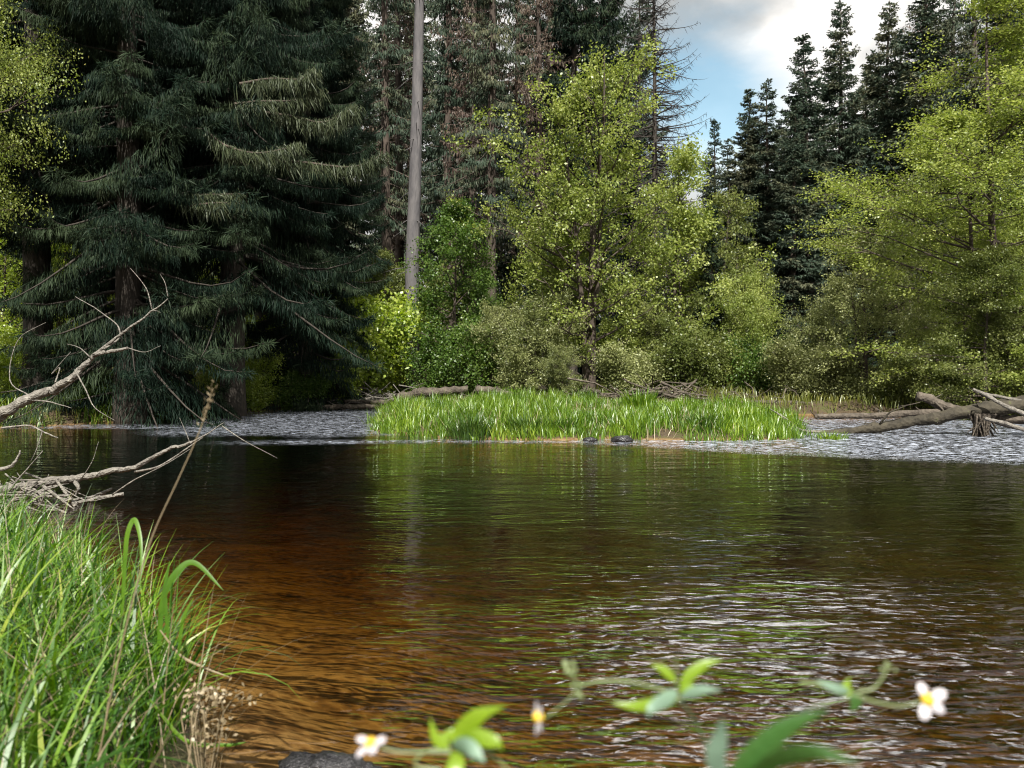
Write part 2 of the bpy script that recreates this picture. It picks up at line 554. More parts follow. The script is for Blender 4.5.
def build_water():
    xs = np.concatenate([np.linspace(-300, -20, 12, endpoint=False), np.linspace(-20, 24, 177, endpoint=False), np.linspace(24, 300, 12)])
    ys = np.concatenate([np.linspace(-40, 0, 5, endpoint=False), np.linspace(0, 42, 169, endpoint=False), np.linspace(42, 120, 4)])
    X, Y = np.meshgrid(xs, ys)
    nx, ny = len(xs), len(ys)
    i = (np.arange(ny - 1)[:, None] * nx + np.arange(nx - 1)[None])
    f = np.stack([i, i + 1, i + nx + 1, i + nx], -1).reshape(-1, 4)
    n = nx * ny
    mb = MB()
    v = np.stack([X, Y, 0 * X], -1).reshape(-1, 3)
    lo = v.copy()
    lo[:, 2] = -6
    mb.v = [v, lo]
    b = f[:, ::-1] + n
    ring = np.concatenate([np.arange(nx), np.arange(1, ny) * nx + nx - 1, (ny - 1) * nx + np.arange(nx - 2, -1, -1), np.arange(ny - 2, 0, -1) * nx])
    nxt = np.roll(ring, -1)
    side = np.stack([ring, ring + n, nxt + n, nxt], -1)
    mb.f = [f, b, side]
    mb.a = [np.zeros(len(f) * 2 + len(side))]
    o = mb.build('river_water', watermat(), smooth=False)
    # riffle: right of the island behind the smooth pool, and the fast tongue left of it
    wob = (vnoise(X, Y, 1.5, 11) - .5) * 1.6 + (vnoise(X, Y, .5, 12) - .5) * .6
    front = 16.8 - np.clip((X - 1) * .52, 0, 4.0)                    # nearer to us towards the right
    r1 = smooth(-.7, .9, Y + wob * .5 - front) * smooth(1.0, 4.0, X + wob) * (1 - smooth(24, 27, Y)) 
    r2 = smooth(17.9, 19.6, Y + wob * .6) * (1 - smooth(29, 34, Y)) * smooth(-9.6, -8.0, X + (Y - 19) * .22 + wob) * (1 - smooth(-2.2, -.6, X)) * .6
    r3 = smooth(.0, .4, Y + wob * .4 - 20.6) * (1 - smooth(22, 23, Y)) * (1 - smooth(-9, -7, X)) * .6
    r4 = np.exp(-((Y - 16.9 - wob * .3) / .35) ** 2) * smooth(-7, -4, X) * (1 - smooth(1, 3, X)) * .8
    rf = np.clip(np.maximum.reduce([r1, r2, r3, r4]), 0, 1)
    rp = .30 + 1.15 * smooth(-.9, .8, X + (Y - 5) * -.2) * (1 - smooth(3.8, 6.4, Y)) * (1 - smooth(2.2, 4.0, X)) + .25 * (1 - smooth(3, 7, Y))
    for nm, arr in (('riffle', rf), ('ripple', rp)):
        at = o.data.attributes.new(nm, 'FLOAT', 'POINT')
        at.data.foreach_set('value', np.concatenate([arr.ravel(), 0 * arr.ravel()]).astype(np.float32))
    return tag(o, 'brown tannin river, calm pool with a riffle', kind='structure')


build_water()

# ------------------------------------------------------------------ conifers


def interp3(C, s):
    """C (n,K,3), s (n,m) in 0..1 -> (n,m,3)"""
    K = C.shape[1]
    x = np.clip(s * (K - 1), 0, K - 1.0001)
    i = x.astype(int)
    t = (x - i)[..., None]
    n = np.arange(C.shape[0])[:, None]
    return C[n, i] * (1 - t) + C[n, i + 1] * t


def spruce_meshes(seed, H=24, Rm=3.2, z0=1.0, nb=360, per=150, hang=.35, tw=.03, rt=.28, kind='near', mat='spruce', bark='trunk_dark', shape=1.0, fullness=1.0, top_droop=0.0):
    rng = np.random.default_rng(seed)
    tr = MB()
    k = 14
    tz = np.linspace(-.5, H, k)
    wx = np.cumsum(rng.normal(0, .03, k))
    wy = np.cumsum(rng.normal(0, .03, k))
    pts = np.stack([wx, wy, tz], -1)
    rr = rt * np.clip(1 - tz / H, .03, 1) ** .85
    rr[0] *= 1.35
    tube(tr, pts, rr, 12, rough=.05, rng=rng)
    z = z0 + (H - z0) * np.sort(rng.random(nb)) ** .95
    t = (z - z0) / (H - z0)
    L = Rm * (np.clip(1 - t, 0, 1) ** shape * .93 + .07) * rng.uniform(.55, 1.12, nb)
    if kind == 'thin':
        L *= rng.choice([.35, .7, 1.0], nb, p=[.3, .4, .3])
    az = rng.random(nb) * 2 * math.pi
    K = 7
    s = np.linspace(0, 1, K)
    slope = (.45 * t - .22 * (1 - t)) + rng.normal(0, .16, nb)
    droop = (.55 - .35 * t) * rng.uniform(.7, 1.25, nb) + top_droop
    rise = .38 * rng.uniform(.6, 1.3, nb)
    zz = L[:, None] * (slope[:, None] * s - droop[:, None] * s ** 1.6 + rise[:, None] * s ** 3.4)
    out = np.stack([np.cos(az), np.sin(az), np.zeros(nb)], -1)
    lat = np.stack([-np.sin(az), np.cos(az), np.zeros(nb)], -1)
    base = np.stack([np.interp(z, tz, wx), np.interp(z, tz, wy), z], -1)
    C = base[:, None] + out[:, None] * (L[:, None] * s)[..., None] + UP * zz[..., None]
    C += lat[:, None] * (rng.normal(0, .06, nb)[:, None] * L[:, None] * s ** 2)[..., None]
    br = MB()
    for i in range(nb):
        r0 = .012 + .011 * L[i]
        tube(br, C[i], np.linspace(r0, .004, K), 4 if kind != 'bare' else 4)
    fo = MB()
    if kind == 'bare':
        n = per
        S = rng.uniform(.15, 1, (nb, n))
        B = interp3(C, S)
        side = rng.choice([-1, 1], (nb, n))
        d = lat[:, None] * side[..., None] * .8 + out[:, None] * .4 + UP * rng.uniform(-1.0, .1, (nb, n))[..., None] + rng.normal(0, .2, (nb, n, 3))
        ll = rng.uniform(.25, .9, (nb, n)) * (1 - S * .5) * np.clip(L[:, None] / Rm + .2, 0, 1)
        leaves(fo, B.reshape(-1, 3), d.reshape(-1, 3), ll.ravel(), tw, rng, wpos=.3)
    else:
        n = per
        lo = .12 if kind == 'near' else .08
        S = rng.uniform(lo, 1, (nb, n)) ** .8
        B = interp3(C, S)
        side = rng.choice([-1, 1], (nb, n))
        u = rng.random((nb, n))
        ls = (.34 * L[:, None] * (1 - S) ** .8 * np.clip(S * 3, 0, 1) + .10) * u
        pos = B + (lat[:, None] * (side * ls)[..., None]) + out[:, None] * (ls * .45)[..., None] - UP * (ls * .18)[..., None]
        hl = hang * rng.uniform(.35, 1.15, (nb, n)) * np.clip(L[:, None] / Rm * 1.6, .4, 1) * (1.05 - .45 * S)
        down = rng.uniform(.9, 1.8, (nb, n)) if kind in ('near', 'thin') else rng.uniform(.1, .9, (nb, n))
        # the sprays at the tip point outward and up
        down = np.where(S > .9, rng.uniform(-.3, .5, (nb, n)), down)
        d = -UP * down[..., None] + out[:, None] * rng.uniform(-.1, .55, (nb, n))[..., None] + lat[:, None] * (side * rng.uniform(-.1, .5, (nb, n)))[..., None] + rng.normal(0, .3, (nb, n, 3))
        keep = rng.random((nb, n)) < fullness * np.clip(L[:, None] / Rm * 1.4 + .25, 0, 1)
        # tip twigs of a whole spray share one hue
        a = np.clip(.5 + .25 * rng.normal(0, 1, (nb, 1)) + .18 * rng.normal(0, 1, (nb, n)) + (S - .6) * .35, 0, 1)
        kk = keep.ravel()
        leaves(fo, pos.reshape(-1, 3)[kk], d.reshape(-1, 3)[kk], hl.ravel()[kk], (tw * rng.uniform(.7, 1.3, kk.sum())), rng, a=a.ravel()[kk], wpos=.4)
        # leader
        zt = np.linspace(H - 1.2, H + .1, 30)
        ang = rng.random(30) * 6.28
        q = np.stack([np.cos(ang), np.sin(ang), np.full(30, .4)], -1)
        leaves(fo, np.stack([np.full(30, wx[-1]), np.full(30, wy[-1]), zt], -1), q, .08 + (H + .1 - zt) * .3, tw * 1.6, rng)
    return dict(H=H, trunk=tr.mesh('trunk', M[bark], True), branches=br.mesh('branches', M[bark]), crown=fo.mesh('crown', M[mat]))


def put_tree(name, proto, x, y, H, label, group=None, cat='tree', rz=0, wide=1.0, z=None, crown_mat=None, trunk_mat=None):
    s = H / proto['H']
    tilt = random.Random(int(x * 37 + y * 91))
    z = gz(x, y) if z is None else z
    root = empty(name, (x, y, z - .03), label, cat, group, rz, (s * wide, s * wide, s))
    root.rotation_euler.x = tilt.gauss(0, .012)
    root.rotation_euler.y = tilt.gauss(0, .012)
    for part in ('trunk', 'branches', 'crown'):
        if part not in proto:
            continue
        o = bpy.data.objects.new(part, proto[part])
        COL.objects.link(o)
        o.parent = root
        mt = crown_mat if part == 'crown' else trunk_mat
        if mt:
            o.material_slots[0].link = 'OBJECT'
            o.material_slots[0].material = M[mt]
    return root


def hgt(py, Y, x=0):
    """height above its ground of a top seen at row py"""
    return CH + (HY - py) / F * Y


def spot(px, Y):
    return (px - CX) / F * Y


SP = {}
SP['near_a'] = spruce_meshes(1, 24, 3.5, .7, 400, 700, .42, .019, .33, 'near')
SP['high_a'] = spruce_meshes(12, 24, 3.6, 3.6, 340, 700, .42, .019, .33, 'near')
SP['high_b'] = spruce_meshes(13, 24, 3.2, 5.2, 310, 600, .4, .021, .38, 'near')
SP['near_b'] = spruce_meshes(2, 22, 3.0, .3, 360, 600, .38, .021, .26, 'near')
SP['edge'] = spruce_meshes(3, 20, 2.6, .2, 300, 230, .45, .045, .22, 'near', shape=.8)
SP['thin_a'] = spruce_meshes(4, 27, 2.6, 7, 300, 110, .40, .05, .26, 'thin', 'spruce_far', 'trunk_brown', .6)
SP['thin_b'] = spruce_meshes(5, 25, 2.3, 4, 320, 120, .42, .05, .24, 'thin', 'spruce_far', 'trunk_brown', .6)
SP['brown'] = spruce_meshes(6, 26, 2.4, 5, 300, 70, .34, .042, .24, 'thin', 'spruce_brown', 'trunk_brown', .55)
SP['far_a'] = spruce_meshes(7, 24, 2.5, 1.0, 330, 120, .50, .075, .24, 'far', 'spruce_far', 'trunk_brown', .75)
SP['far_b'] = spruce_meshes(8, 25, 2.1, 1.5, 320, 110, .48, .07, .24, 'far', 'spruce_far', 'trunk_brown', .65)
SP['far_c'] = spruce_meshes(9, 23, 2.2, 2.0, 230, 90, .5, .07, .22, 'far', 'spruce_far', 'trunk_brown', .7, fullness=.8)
SP['bare'] = spruce_meshes(10, 25, 3.4, 3.0, 420, 24, .4, .026, .2, 'bare', 'dead', 'trunk_dark', .55, top_droop=-.02)
SP['young'] = spruce_meshes(11, 8, 1.2, .1, 170, 130, .26, .05, .09, 'far', 'spruce', 'trunk_dark', .8)

# ------------------------------------------------------------------ broadleaf trees


def broadleaf(seed, H, Rm, stems=1, nl=26, nsub=8, ntw=5, nleaf=18, leaf=.085, elev=.6, mat='leaf_spring', bark='trunk_brown', low=.12, flat=.0, peak=.45, rt=.14, spread=.5, clump=.14, top=.25):
    rng = np.random.default_rng(seed)
    tr, br, fo = MB(), MB(), MB()
    tws, twd, twl = [], [], []
    for st in range(stems):
        ang = rng.random() * 6.28
        lean = (0 if stems == 1 else spread) * rng.uniform(.4, 1) * Rm * .8
        hh = H * (1 if st == 0 else rng.uniform(.6, .92))
        k = 12
        tt = np.linspace(0, 1, k)
        px = np.cos(ang) * lean * tt ** 1.2 + np.cumsum(rng.normal(0, .012 * H / k * 4, k))
        py = np.sin(ang) * lean * tt ** 1.2 + np.cumsum(rng.normal(0, .012 * H / k * 4, k))
        T = np.stack([px - px[0], py - py[0], tt * hh * .96 - .2], -1)
        rr = rt * (1 if st == 0 else .7) * (1 - tt * .93)
        rr[0] *= 1.3
        tube(tr, T, rr, 9, rough=.05, rng=rng)
        n = max(5, int(nl * (1 if stems == 1 else .62)))
        for i in range(n):
            h = low + (1 - low) * ((i + rng.random()) / n) ** .9
            h = min(h, .985)
            p0 = np.array([np.interp(h * .93, tt, T[:, j]) for j in range(3)])
            prof = math.sin(math.pi * min(1, (h - low * .6) / (1 - low * .6)) ** (math.log(.5) / math.log(peak))) ** .7 if h < .98 else .1
            prof = max(prof, top * (1 - h) * 2, .12)
            az = rng.random() * 6.28 + i * 2.4
            ll = Rm * prof * rng.uniform(.55, 1.15)
            el = elev * rng.uniform(.5, 1.4) + (h - .5) * .5
            d = np.array([math.cos(az) * math.cos(el), math.sin(az) * math.cos(el), math.sin(el)])
            kk = 6
            ss = np.linspace(0, 1, kk)
            wob = np.cumsum(rng.normal(0, .05 * ll / kk * 2.5, (kk, 3)), 0)
            Lp = p0 + d * (ll * ss)[:, None] + UP * (rng.uniform(-.05, .18) * ll * ss ** 2)[:, None] + wob - wob[0]
            r0 = max(.012, np.interp(h * .93, tt, rr) * .55)
            tube(br, Lp, np.linspace(r0, .006, kk), 5)
            for j in range(nsub):
                u = rng.uniform(.18, 1)
                q0 = np.array([np.interp(u, ss, Lp[:, c]) for c in range(3)])
                dd = norm(d * rng.uniform(.2, .9) + rng.normal(0, .6, 3) * np.array([1, 1, .6 * (1 - flat) + .08]) + UP * .12 * (1 - flat))
                sl = (.30 + .32 * (1 - u)) * ll * rng.uniform(.6, 1.1) + .15
                q1 = q0 + dd * sl + UP * rng.uniform(-.1, .15) * sl
                qm = (q0 + q1) / 2 + rng.normal(0, .05 * sl, 3)
                tube(br, np.stack([q0, qm, q1]), [r0 * .35 + .004, .006, .003], 3)
                for w in range(ntw):
                    e = rng.uniform(.2, 1.05)
                    tws.append(q0 + (q1 - q0) * e + rng.normal(0, clump * .4, 3) * np.array([1, 1, 1 - .6 * flat]))
                    twd.append(norm(dd + rng.normal(0, .7, 3) * np.array([1, 1, 1 - .8 * flat])))
                    twl.append(rng.uniform(.25, .6))
    tws, twd, twl = np.array(tws), np.array(twd), np.array(twl)
    nt_ = len(tws)
    u = rng.random((nt_, nleaf))
    pos = tws[:, None] + twd[:, None] * (u * twl[:, None])[..., None] + rng.normal(0, clump, (nt_, nleaf, 3)) * np.array([1, 1, .85 - .55 * flat])
    d = twd[:, None] * .6 + rng.normal(0, .8, (nt_, nleaf, 3)) * np.array([1, 1, 1 - .7 * flat]) - UP * .25
    hue = np.clip(.5 + .2 * rng.normal(0, 1, (nt_, 1)) + .2 * rng.normal(0, 1, (nt_, nleaf)), 0, 1)
    ntot = nt_ * nleaf
    leaves(fo, pos.reshape(-1, 3), d.reshape(-1, 3), leaf * rng.uniform(.65, 1.3, ntot), leaf * .72 * rng.uniform(.7, 1.2, ntot), rng, flat=flat * .75, a=hue.ravel())
    return dict(H=H, trunk=tr.mesh('trunk', M[bark], True), branches=br.mesh('branches', M[bark]), crown=fo.mesh('crown', M[mat]))


BL = {}
BL['alder'] = broadleaf(21, 15, 4.9, 3, 34, 6, 5, 17, .12, .55, 'leaf_spring', low=.12, rt=.24, peak=.5, clump=.13)
BL['fine'] = broadleaf(31, 15, 4.9, 2, 44, 9, 7, 30, .075, .45, 'leaf_spring', low=.12, rt=.2, flat=.3, clump=.2)
BL['mid'] = broadleaf(22, 11, 3.6, 2, 30, 6, 5, 17, .12, .6, 'leaf_spring', low=.10, rt=.13)
BL['pale'] = broadleaf(23, 8, 3.2, 3, 24, 8, 5, 17, .12, .7, 'leaf_pale', low=.06, rt=.09, spread=.9)
BL['slim'] = broadleaf(24, 11, 2.6, 1, 34, 8, 5, 17, .12, .5, 'leaf_green', low=.08, rt=.11, peak=.35)
BL['layer'] = broadleaf(25, 9, 3.4, 1, 40, 9, 6, 22, .088, .22, 'leaf_spring', low=.06, rt=.12, flat=.75, peak=.35, clump=.17)
BL['layer_big'] = broadleaf(26, 15, 4.4, 2, 52, 10, 6, 22, .088, .18, 'leaf_spring', low=.06, rt=.16, flat=.8, peak=.45, clump=.18)
BL['bush'] = broadleaf(27, 3.2, 1.7, 5, 13, 6, 4, 15, .11, .8, 'leaf_bright', low=.03, rt=.035, spread=1.0, clump=.15)
BL['bush_b'] = broadleaf(28, 3.0, 1.6, 5, 13, 6, 4, 15, .11, .7, 'leaf_pale', low=.03, rt=.035, spread=1.0, clump=.15)

rs = random.Random(5)


def S(kind, px, Y, top, label, name='spruce_tree', wide=1.0, group=None, **kw):
    x = spot(px, Y)
    return put_tree(name, SP[kind], x, Y, hgt(top, Y) - gz(x, Y), label, group, 'tree', rs.random() * 6.28, wide, **kw)


def B(kind, px, Y, top, label, name='broadleaf_tree', wide=1.0, group=None, cat='tree', rz=None, **kw):
    x = spot(px, Y)
    return put_tree(name, BL[kind], x, Y, hgt(top, Y) - gz(x, Y), label, group, cat, rs.random() * 6.28 if rz is None else rz, wide, **kw)


# big dark spruces on the left bank
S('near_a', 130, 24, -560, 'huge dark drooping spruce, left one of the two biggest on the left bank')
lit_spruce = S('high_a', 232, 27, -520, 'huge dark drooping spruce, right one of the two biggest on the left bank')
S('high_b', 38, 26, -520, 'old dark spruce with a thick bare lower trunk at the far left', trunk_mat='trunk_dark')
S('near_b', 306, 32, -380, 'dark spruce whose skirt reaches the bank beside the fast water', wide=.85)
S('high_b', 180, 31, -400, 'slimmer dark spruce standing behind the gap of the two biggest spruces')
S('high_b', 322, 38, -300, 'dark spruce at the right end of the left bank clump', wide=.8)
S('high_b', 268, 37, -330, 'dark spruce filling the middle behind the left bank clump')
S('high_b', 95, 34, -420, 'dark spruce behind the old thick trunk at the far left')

# long boughs of the outer spruce with sunlight painted in as paler needles


def sun_boughs(parent_x, parent_y, label):
    rg = np.random.default_rng(71)
    root = lit_spruce
    inv = root.matrix_basis.inverted()
    o0 = np.array(root.location)
    sc = np.array(root.scale)
    rz = root.rotation_euler.z

    def loc(p):
        q = np.asarray(p) - o0
        c, s_ = math.cos(-rz), math.sin(-rz)
        return np.stack([q[..., 0] * c - q[..., 1] * s_, q[..., 0] * s_ + q[..., 1] * c, q[..., 2]], -1) / sc
    Yb = 23.8
    for pts in ([(240, 84), (270, 79), (300, 79), (316, 70)], [(235, 104), (262, 101), (296, 100), (322, 90)], [(262, 112), (292, 116), (322, 122), (345, 112), (356, 105)],
                [(208, 132), (226, 145), (255, 152), (285, 148), (301, 143)], [(270, 160), (305, 162), (345, 166), (366, 162), (385, 151)], [(170, 196), (205, 194), (242, 193)],
                [(186, 206), (215, 202), (243, 203)], [(95, 182), (112, 178), (120, 176)]):
        c = catmull([P(a_, b_, Yb + rg.normal(0, .3)) for a_, b_ in pts], 7)
        m = MB()
        tube(m, loc(c), np.linspace(.035, .008, len(c)), 5)
        m.build('bough', M['trunk_brown'], root)
        n = int(len(c) * 42)
        t = rg.random(n) ** .7
        p = np.array([np.interp(t, np.linspace(0, 1, len(c)), c[:, k]) for k in range(3)]).T
        d = -UP + rg.normal(0, .35, (n, 3)) + np.array([.25, 0, 0])
        p = p + rg.normal(0, .15, (n, 3)) * np.array([.6, 1, .35])
        f = MB()
        leaves(f, loc(p), loc(d + o0), (.08 + .42 * rg.random(n) ** 1.6) * (1.15 - .4 * t), .020, rg, a=np.clip(.75 + .2 * rg.normal(0, 1, n), 0, 1))
        f.build('needles', M['spruce_lit'], root)


# tall thin conifers behind the middle
sun_boughs(0, 0, '')
mid = [('thin_a', 385, 46, -260, 'tall thin spruce left of the pale grey bare trunk'), ('thin_b', 448, 50, -240, 'tall thin spruce just right of the pale grey bare trunk'),
       ('brown', 470, 47, -230, 'tall dying spruce with reddish brown crown right of the pale trunk'), ('thin_a', 489, 43, -270, 'dark slender spruce with a near black trunk in the middle'),
       ('thin_b', 512, 52, -200, 'tall ragged spruce right of the near black trunk'), ('brown', 545, 50, -190, 'tall dying grey brown spruce above the willow left of the big alder'),
       ('edge', 572, 50, -170, 'dense dark spruce left of the big alder crown'), ('brown', 398, 52, -220, 'dying reddish spruce hidden left of the pale bare trunk'),
       ('edge', 612, 54, -120, 'dense dark spruce behind the top of the big alder'), ('brown', 590, 56, -150, 'brownish spruce between the two dense dark spruces'),
       ('far_c', 640, 56, -60, 'dark spruce right behind the big alder top')]
for k, px, Y, top, lab in mid:
    S(k, px, Y, top, lab)
S('bare', 658, 44, -120, 'bare dead spruce skeleton with curved branches against the sky', name='dead_spruce')

# pale bare trunk (branchless spruce snag) in the middle left
def snag():
    rng = np.random.default_rng(60)
    x, Y = spot(411, 40), 40.0
    z = gz(x, Y)
    root = empty('tall_snag', (x, Y, z), 'tall pale grey bare trunk rising out of frame in the middle left', 'tree')
    t = MB()
    k = 16
    tt = np.linspace(0, 1, k)
    pts = np.stack([tt * .45 + np.cumsum(rng.normal(0, .02, k)), np.cumsum(rng.normal(0, .02, k)), tt * 25 - .4], -1)
    tube(t, pts, .40 - tt * .2, 14, rough=.03, rng=rng)
    t.build('trunk', M['trunk_grey'], root, True)
    b = MB()
    for i in range(46):
        h = rng.uniform(.25, 1)
        p0 = np.array([np.interp(h, tt, pts[:, c]) for c in range(3)])
        az = rng.random() * 6.28
        l = rng.uniform(.3, 1.6)
        d = np.array([math.cos(az), math.sin(az), rng.uniform(-.5, .1)])
        tube(b, np.stack([p0, p0 + d * l * .5, p0 + d * l + UP * -.12 * l]), [.03, .018, .004], 4)
    b.build('broken_branches', M['trunk_grey'], root)


snag()

# spruces with their tips against the sky on the right
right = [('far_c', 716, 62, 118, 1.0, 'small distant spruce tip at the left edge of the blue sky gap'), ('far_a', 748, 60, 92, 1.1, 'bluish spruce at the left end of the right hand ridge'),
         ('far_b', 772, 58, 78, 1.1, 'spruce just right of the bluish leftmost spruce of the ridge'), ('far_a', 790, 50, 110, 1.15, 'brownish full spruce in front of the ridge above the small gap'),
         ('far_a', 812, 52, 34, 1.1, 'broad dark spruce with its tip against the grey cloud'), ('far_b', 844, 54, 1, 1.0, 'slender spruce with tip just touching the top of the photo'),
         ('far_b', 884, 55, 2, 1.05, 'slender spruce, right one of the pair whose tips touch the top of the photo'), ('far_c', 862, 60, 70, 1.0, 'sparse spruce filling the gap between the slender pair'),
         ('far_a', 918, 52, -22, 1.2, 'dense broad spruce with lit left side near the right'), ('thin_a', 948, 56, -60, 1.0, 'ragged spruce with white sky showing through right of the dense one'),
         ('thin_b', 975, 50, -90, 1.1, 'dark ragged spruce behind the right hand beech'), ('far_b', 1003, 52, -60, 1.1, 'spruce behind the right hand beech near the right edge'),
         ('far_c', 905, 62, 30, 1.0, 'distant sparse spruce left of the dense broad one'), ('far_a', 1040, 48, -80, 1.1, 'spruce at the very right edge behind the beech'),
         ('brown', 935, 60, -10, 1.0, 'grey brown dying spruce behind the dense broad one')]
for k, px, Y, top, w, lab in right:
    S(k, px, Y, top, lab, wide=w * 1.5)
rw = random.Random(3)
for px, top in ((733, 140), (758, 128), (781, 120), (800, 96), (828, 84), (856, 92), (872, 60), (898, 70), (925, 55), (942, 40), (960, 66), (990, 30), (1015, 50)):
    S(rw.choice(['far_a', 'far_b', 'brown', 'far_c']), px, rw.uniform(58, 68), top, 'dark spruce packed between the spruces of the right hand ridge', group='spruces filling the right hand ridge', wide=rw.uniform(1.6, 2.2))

# dim forest behind: nothing tells these apart
rb = random.Random(11)
for i in range(46):
    px = -60 + i * 25.5 + rb.uniform(-10, 10)
    Y = rb.uniform(60, 84)
    if px < 370:
        top, k = rb.uniform(-260, -120), rb.choice(['far_a', 'far_b'])
    elif px < 660:
        top, k = rb.uniform(-120, 150), rb.choice(['far_c', 'thin_b', 'far_b', 'far_a'])
    elif px < 745:
        top, k = rb.uniform(150, 190), 'far_a'
    else:
        top, k = rb.uniform(120, 190), rb.choice(['far_a', 'far_b'])
    S(k, px, Y, top, 'dim spruce deep in the forest behind the nearer trees', group='spruces deep in the forest behind', wide=rb.uniform(1.0, 1.4))
for i in range(34):
    px = -50 + i * 34 + rb.uniform(-12, 12)
    Y = rb.uniform(44, 58)
    S('young', px, Y, rb.uniform(225, 300), 'young dark understory spruce in the shade behind the riverside trees', name='young_spruce', group='young spruces in the forest shade', wide=rb.uniform(1.3, 1.9))

# riverside broadleaf trees
B('alder', 588, 34, 44, 'tallest yellow green alder, in the centre of the photo', wide=1.0, rz=.4)
B('mid', 672, 36, 122, 'yellow green tree leaning out right of the tallest alder')
B('mid', 722, 37, 168, 'olive yellow tree at the right end of the central group', crown_mat='leaf_olive', wide=.9)
B('mid', 560, 38, 150, 'spring green tree left of the tallest alder', wide=.95)
B('slim', 453, 36, 178, 'fresh green slim tree right of the pale bare trunk')
B('slim', 384, 42, 235, 'green young tree behind the pale bare trunk', crown_mat='leaf_olive')
B('slim', 478, 40, 255, 'small fresh green tree beside the near black trunk')
B('pale', 528, 33, 285, 'pale grey green willow left below the tallest alder', wide=1.1)
B('pale', 565, 31.5, 340, 'low pale willow bush in front of the tallest alder trunk', wide=1.0)
B('pale', 510, 35, 300, 'small pale willow at the left end of the central willows')
B('pale', 668, 34.5, 290, 'willow with pale leaves right of the tallest alder trunk', crown_mat='leaf_olive')
B('pale', 742, 34, 262, 'rounded green willow left of the dark gap', crown_mat='leaf_spring', wide=.8)
S('young', 712, 36.3, 205, 'dark young spruce standing among the central trees', name='young_spruce', wide=.95)
B('mid', 866, 29.5, 212, 'rounded pale olive tree right of the dark gap', crown_mat='leaf_pale', wide=1.15)
B('pale', 812, 33, 285, 'lower olive tree beside the dark gap', crown_mat='leaf_pale', wide=.95)
B('layer', 962, 30.5, 190, 'yellow green beech with level boughs left of the tall right hand beech', wide=.75)
B('layer_big', 1000, 26, -60, 'tall yellow green beech reaching out of the top right corner', wide=1.0)
B('layer_big', 992, 33, 120, 'yellow green beech behind the tall right hand beech', wide=.75)
B('layer', 985, 25, 225, 'low olive beech growing above the fallen logs', crown_mat='leaf_olive', wide=.9)
B('pale', 1030, 25, 300, 'grey green bush at the right edge above the logs', crown_mat='leaf_olive')
B('mid', 912, 40, 150, 'sparse yellowish tree in front of the dense broad spruce', crown_mat='leaf_olive', wide=.7)
# left: foliage at the edge; in the gaps, sun glow put into the leaf colour
B('fine', -74, 21, -230, 'sunlit tree hanging into the top left corner', wide=.66)
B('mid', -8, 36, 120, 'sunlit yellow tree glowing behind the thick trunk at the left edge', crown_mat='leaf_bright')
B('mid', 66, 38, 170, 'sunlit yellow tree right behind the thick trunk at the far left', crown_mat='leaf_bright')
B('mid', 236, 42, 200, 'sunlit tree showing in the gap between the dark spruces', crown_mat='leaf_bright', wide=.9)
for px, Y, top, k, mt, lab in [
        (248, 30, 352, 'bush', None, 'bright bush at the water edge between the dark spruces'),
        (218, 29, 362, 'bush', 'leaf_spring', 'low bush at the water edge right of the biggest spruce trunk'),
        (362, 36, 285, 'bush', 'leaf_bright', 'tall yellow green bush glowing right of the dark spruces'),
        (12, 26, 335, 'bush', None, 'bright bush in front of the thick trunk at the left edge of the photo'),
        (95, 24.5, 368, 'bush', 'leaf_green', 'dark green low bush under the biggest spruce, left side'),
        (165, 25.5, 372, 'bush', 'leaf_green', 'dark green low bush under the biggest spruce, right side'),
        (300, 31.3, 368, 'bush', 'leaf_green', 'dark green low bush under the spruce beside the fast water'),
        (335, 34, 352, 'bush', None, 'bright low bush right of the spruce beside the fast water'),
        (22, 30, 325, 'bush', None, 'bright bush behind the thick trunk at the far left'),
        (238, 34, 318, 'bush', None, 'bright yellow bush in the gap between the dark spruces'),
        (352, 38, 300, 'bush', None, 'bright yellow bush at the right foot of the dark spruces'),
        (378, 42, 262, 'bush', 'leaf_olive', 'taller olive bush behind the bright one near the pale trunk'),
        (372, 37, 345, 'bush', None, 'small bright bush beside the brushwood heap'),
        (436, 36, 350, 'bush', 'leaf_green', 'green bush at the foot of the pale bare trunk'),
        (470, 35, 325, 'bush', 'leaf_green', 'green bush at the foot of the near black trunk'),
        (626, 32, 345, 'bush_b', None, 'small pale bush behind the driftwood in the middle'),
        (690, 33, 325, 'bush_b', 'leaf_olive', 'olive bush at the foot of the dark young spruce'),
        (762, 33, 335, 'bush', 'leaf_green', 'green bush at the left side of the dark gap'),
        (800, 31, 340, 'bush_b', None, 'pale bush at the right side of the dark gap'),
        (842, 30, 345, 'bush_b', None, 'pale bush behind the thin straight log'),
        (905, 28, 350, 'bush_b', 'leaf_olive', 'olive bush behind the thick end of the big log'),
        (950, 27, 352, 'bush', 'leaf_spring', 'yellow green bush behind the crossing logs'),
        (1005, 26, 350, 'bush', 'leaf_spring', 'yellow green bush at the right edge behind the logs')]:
    B(k, px, Y, top, lab, name='bush', cat='bush', crown_mat=mt, wide=1.1)

# ------------------------------------------------------------------ grass


def scatter(rng, n, x0, x1, y0, y1, test):
    X = rng.uniform(x0, x1, n)
    Y = rng.uniform(y0, y1, n)
    k = test(X, Y)
    return X[k], Y[k]


def grass(name, mat, X, Y, L, W, label, rng, bend=(.3, 1.3), lean=(.0, .3), segs=4, zoff=-.02):
    n = len(X)
    mb = MB()
    Z = ground(X, Y) + zoff
    blades(mb, np.stack([X, Y, Z], -1), rng.random(n) * 6.28, L, W, rng.uniform(*bend, n), rng, segs, rng.uniform(*lean, n)[:, None])
    return tag(mb.build(name, mat), label, 'grass', kind='stuff')


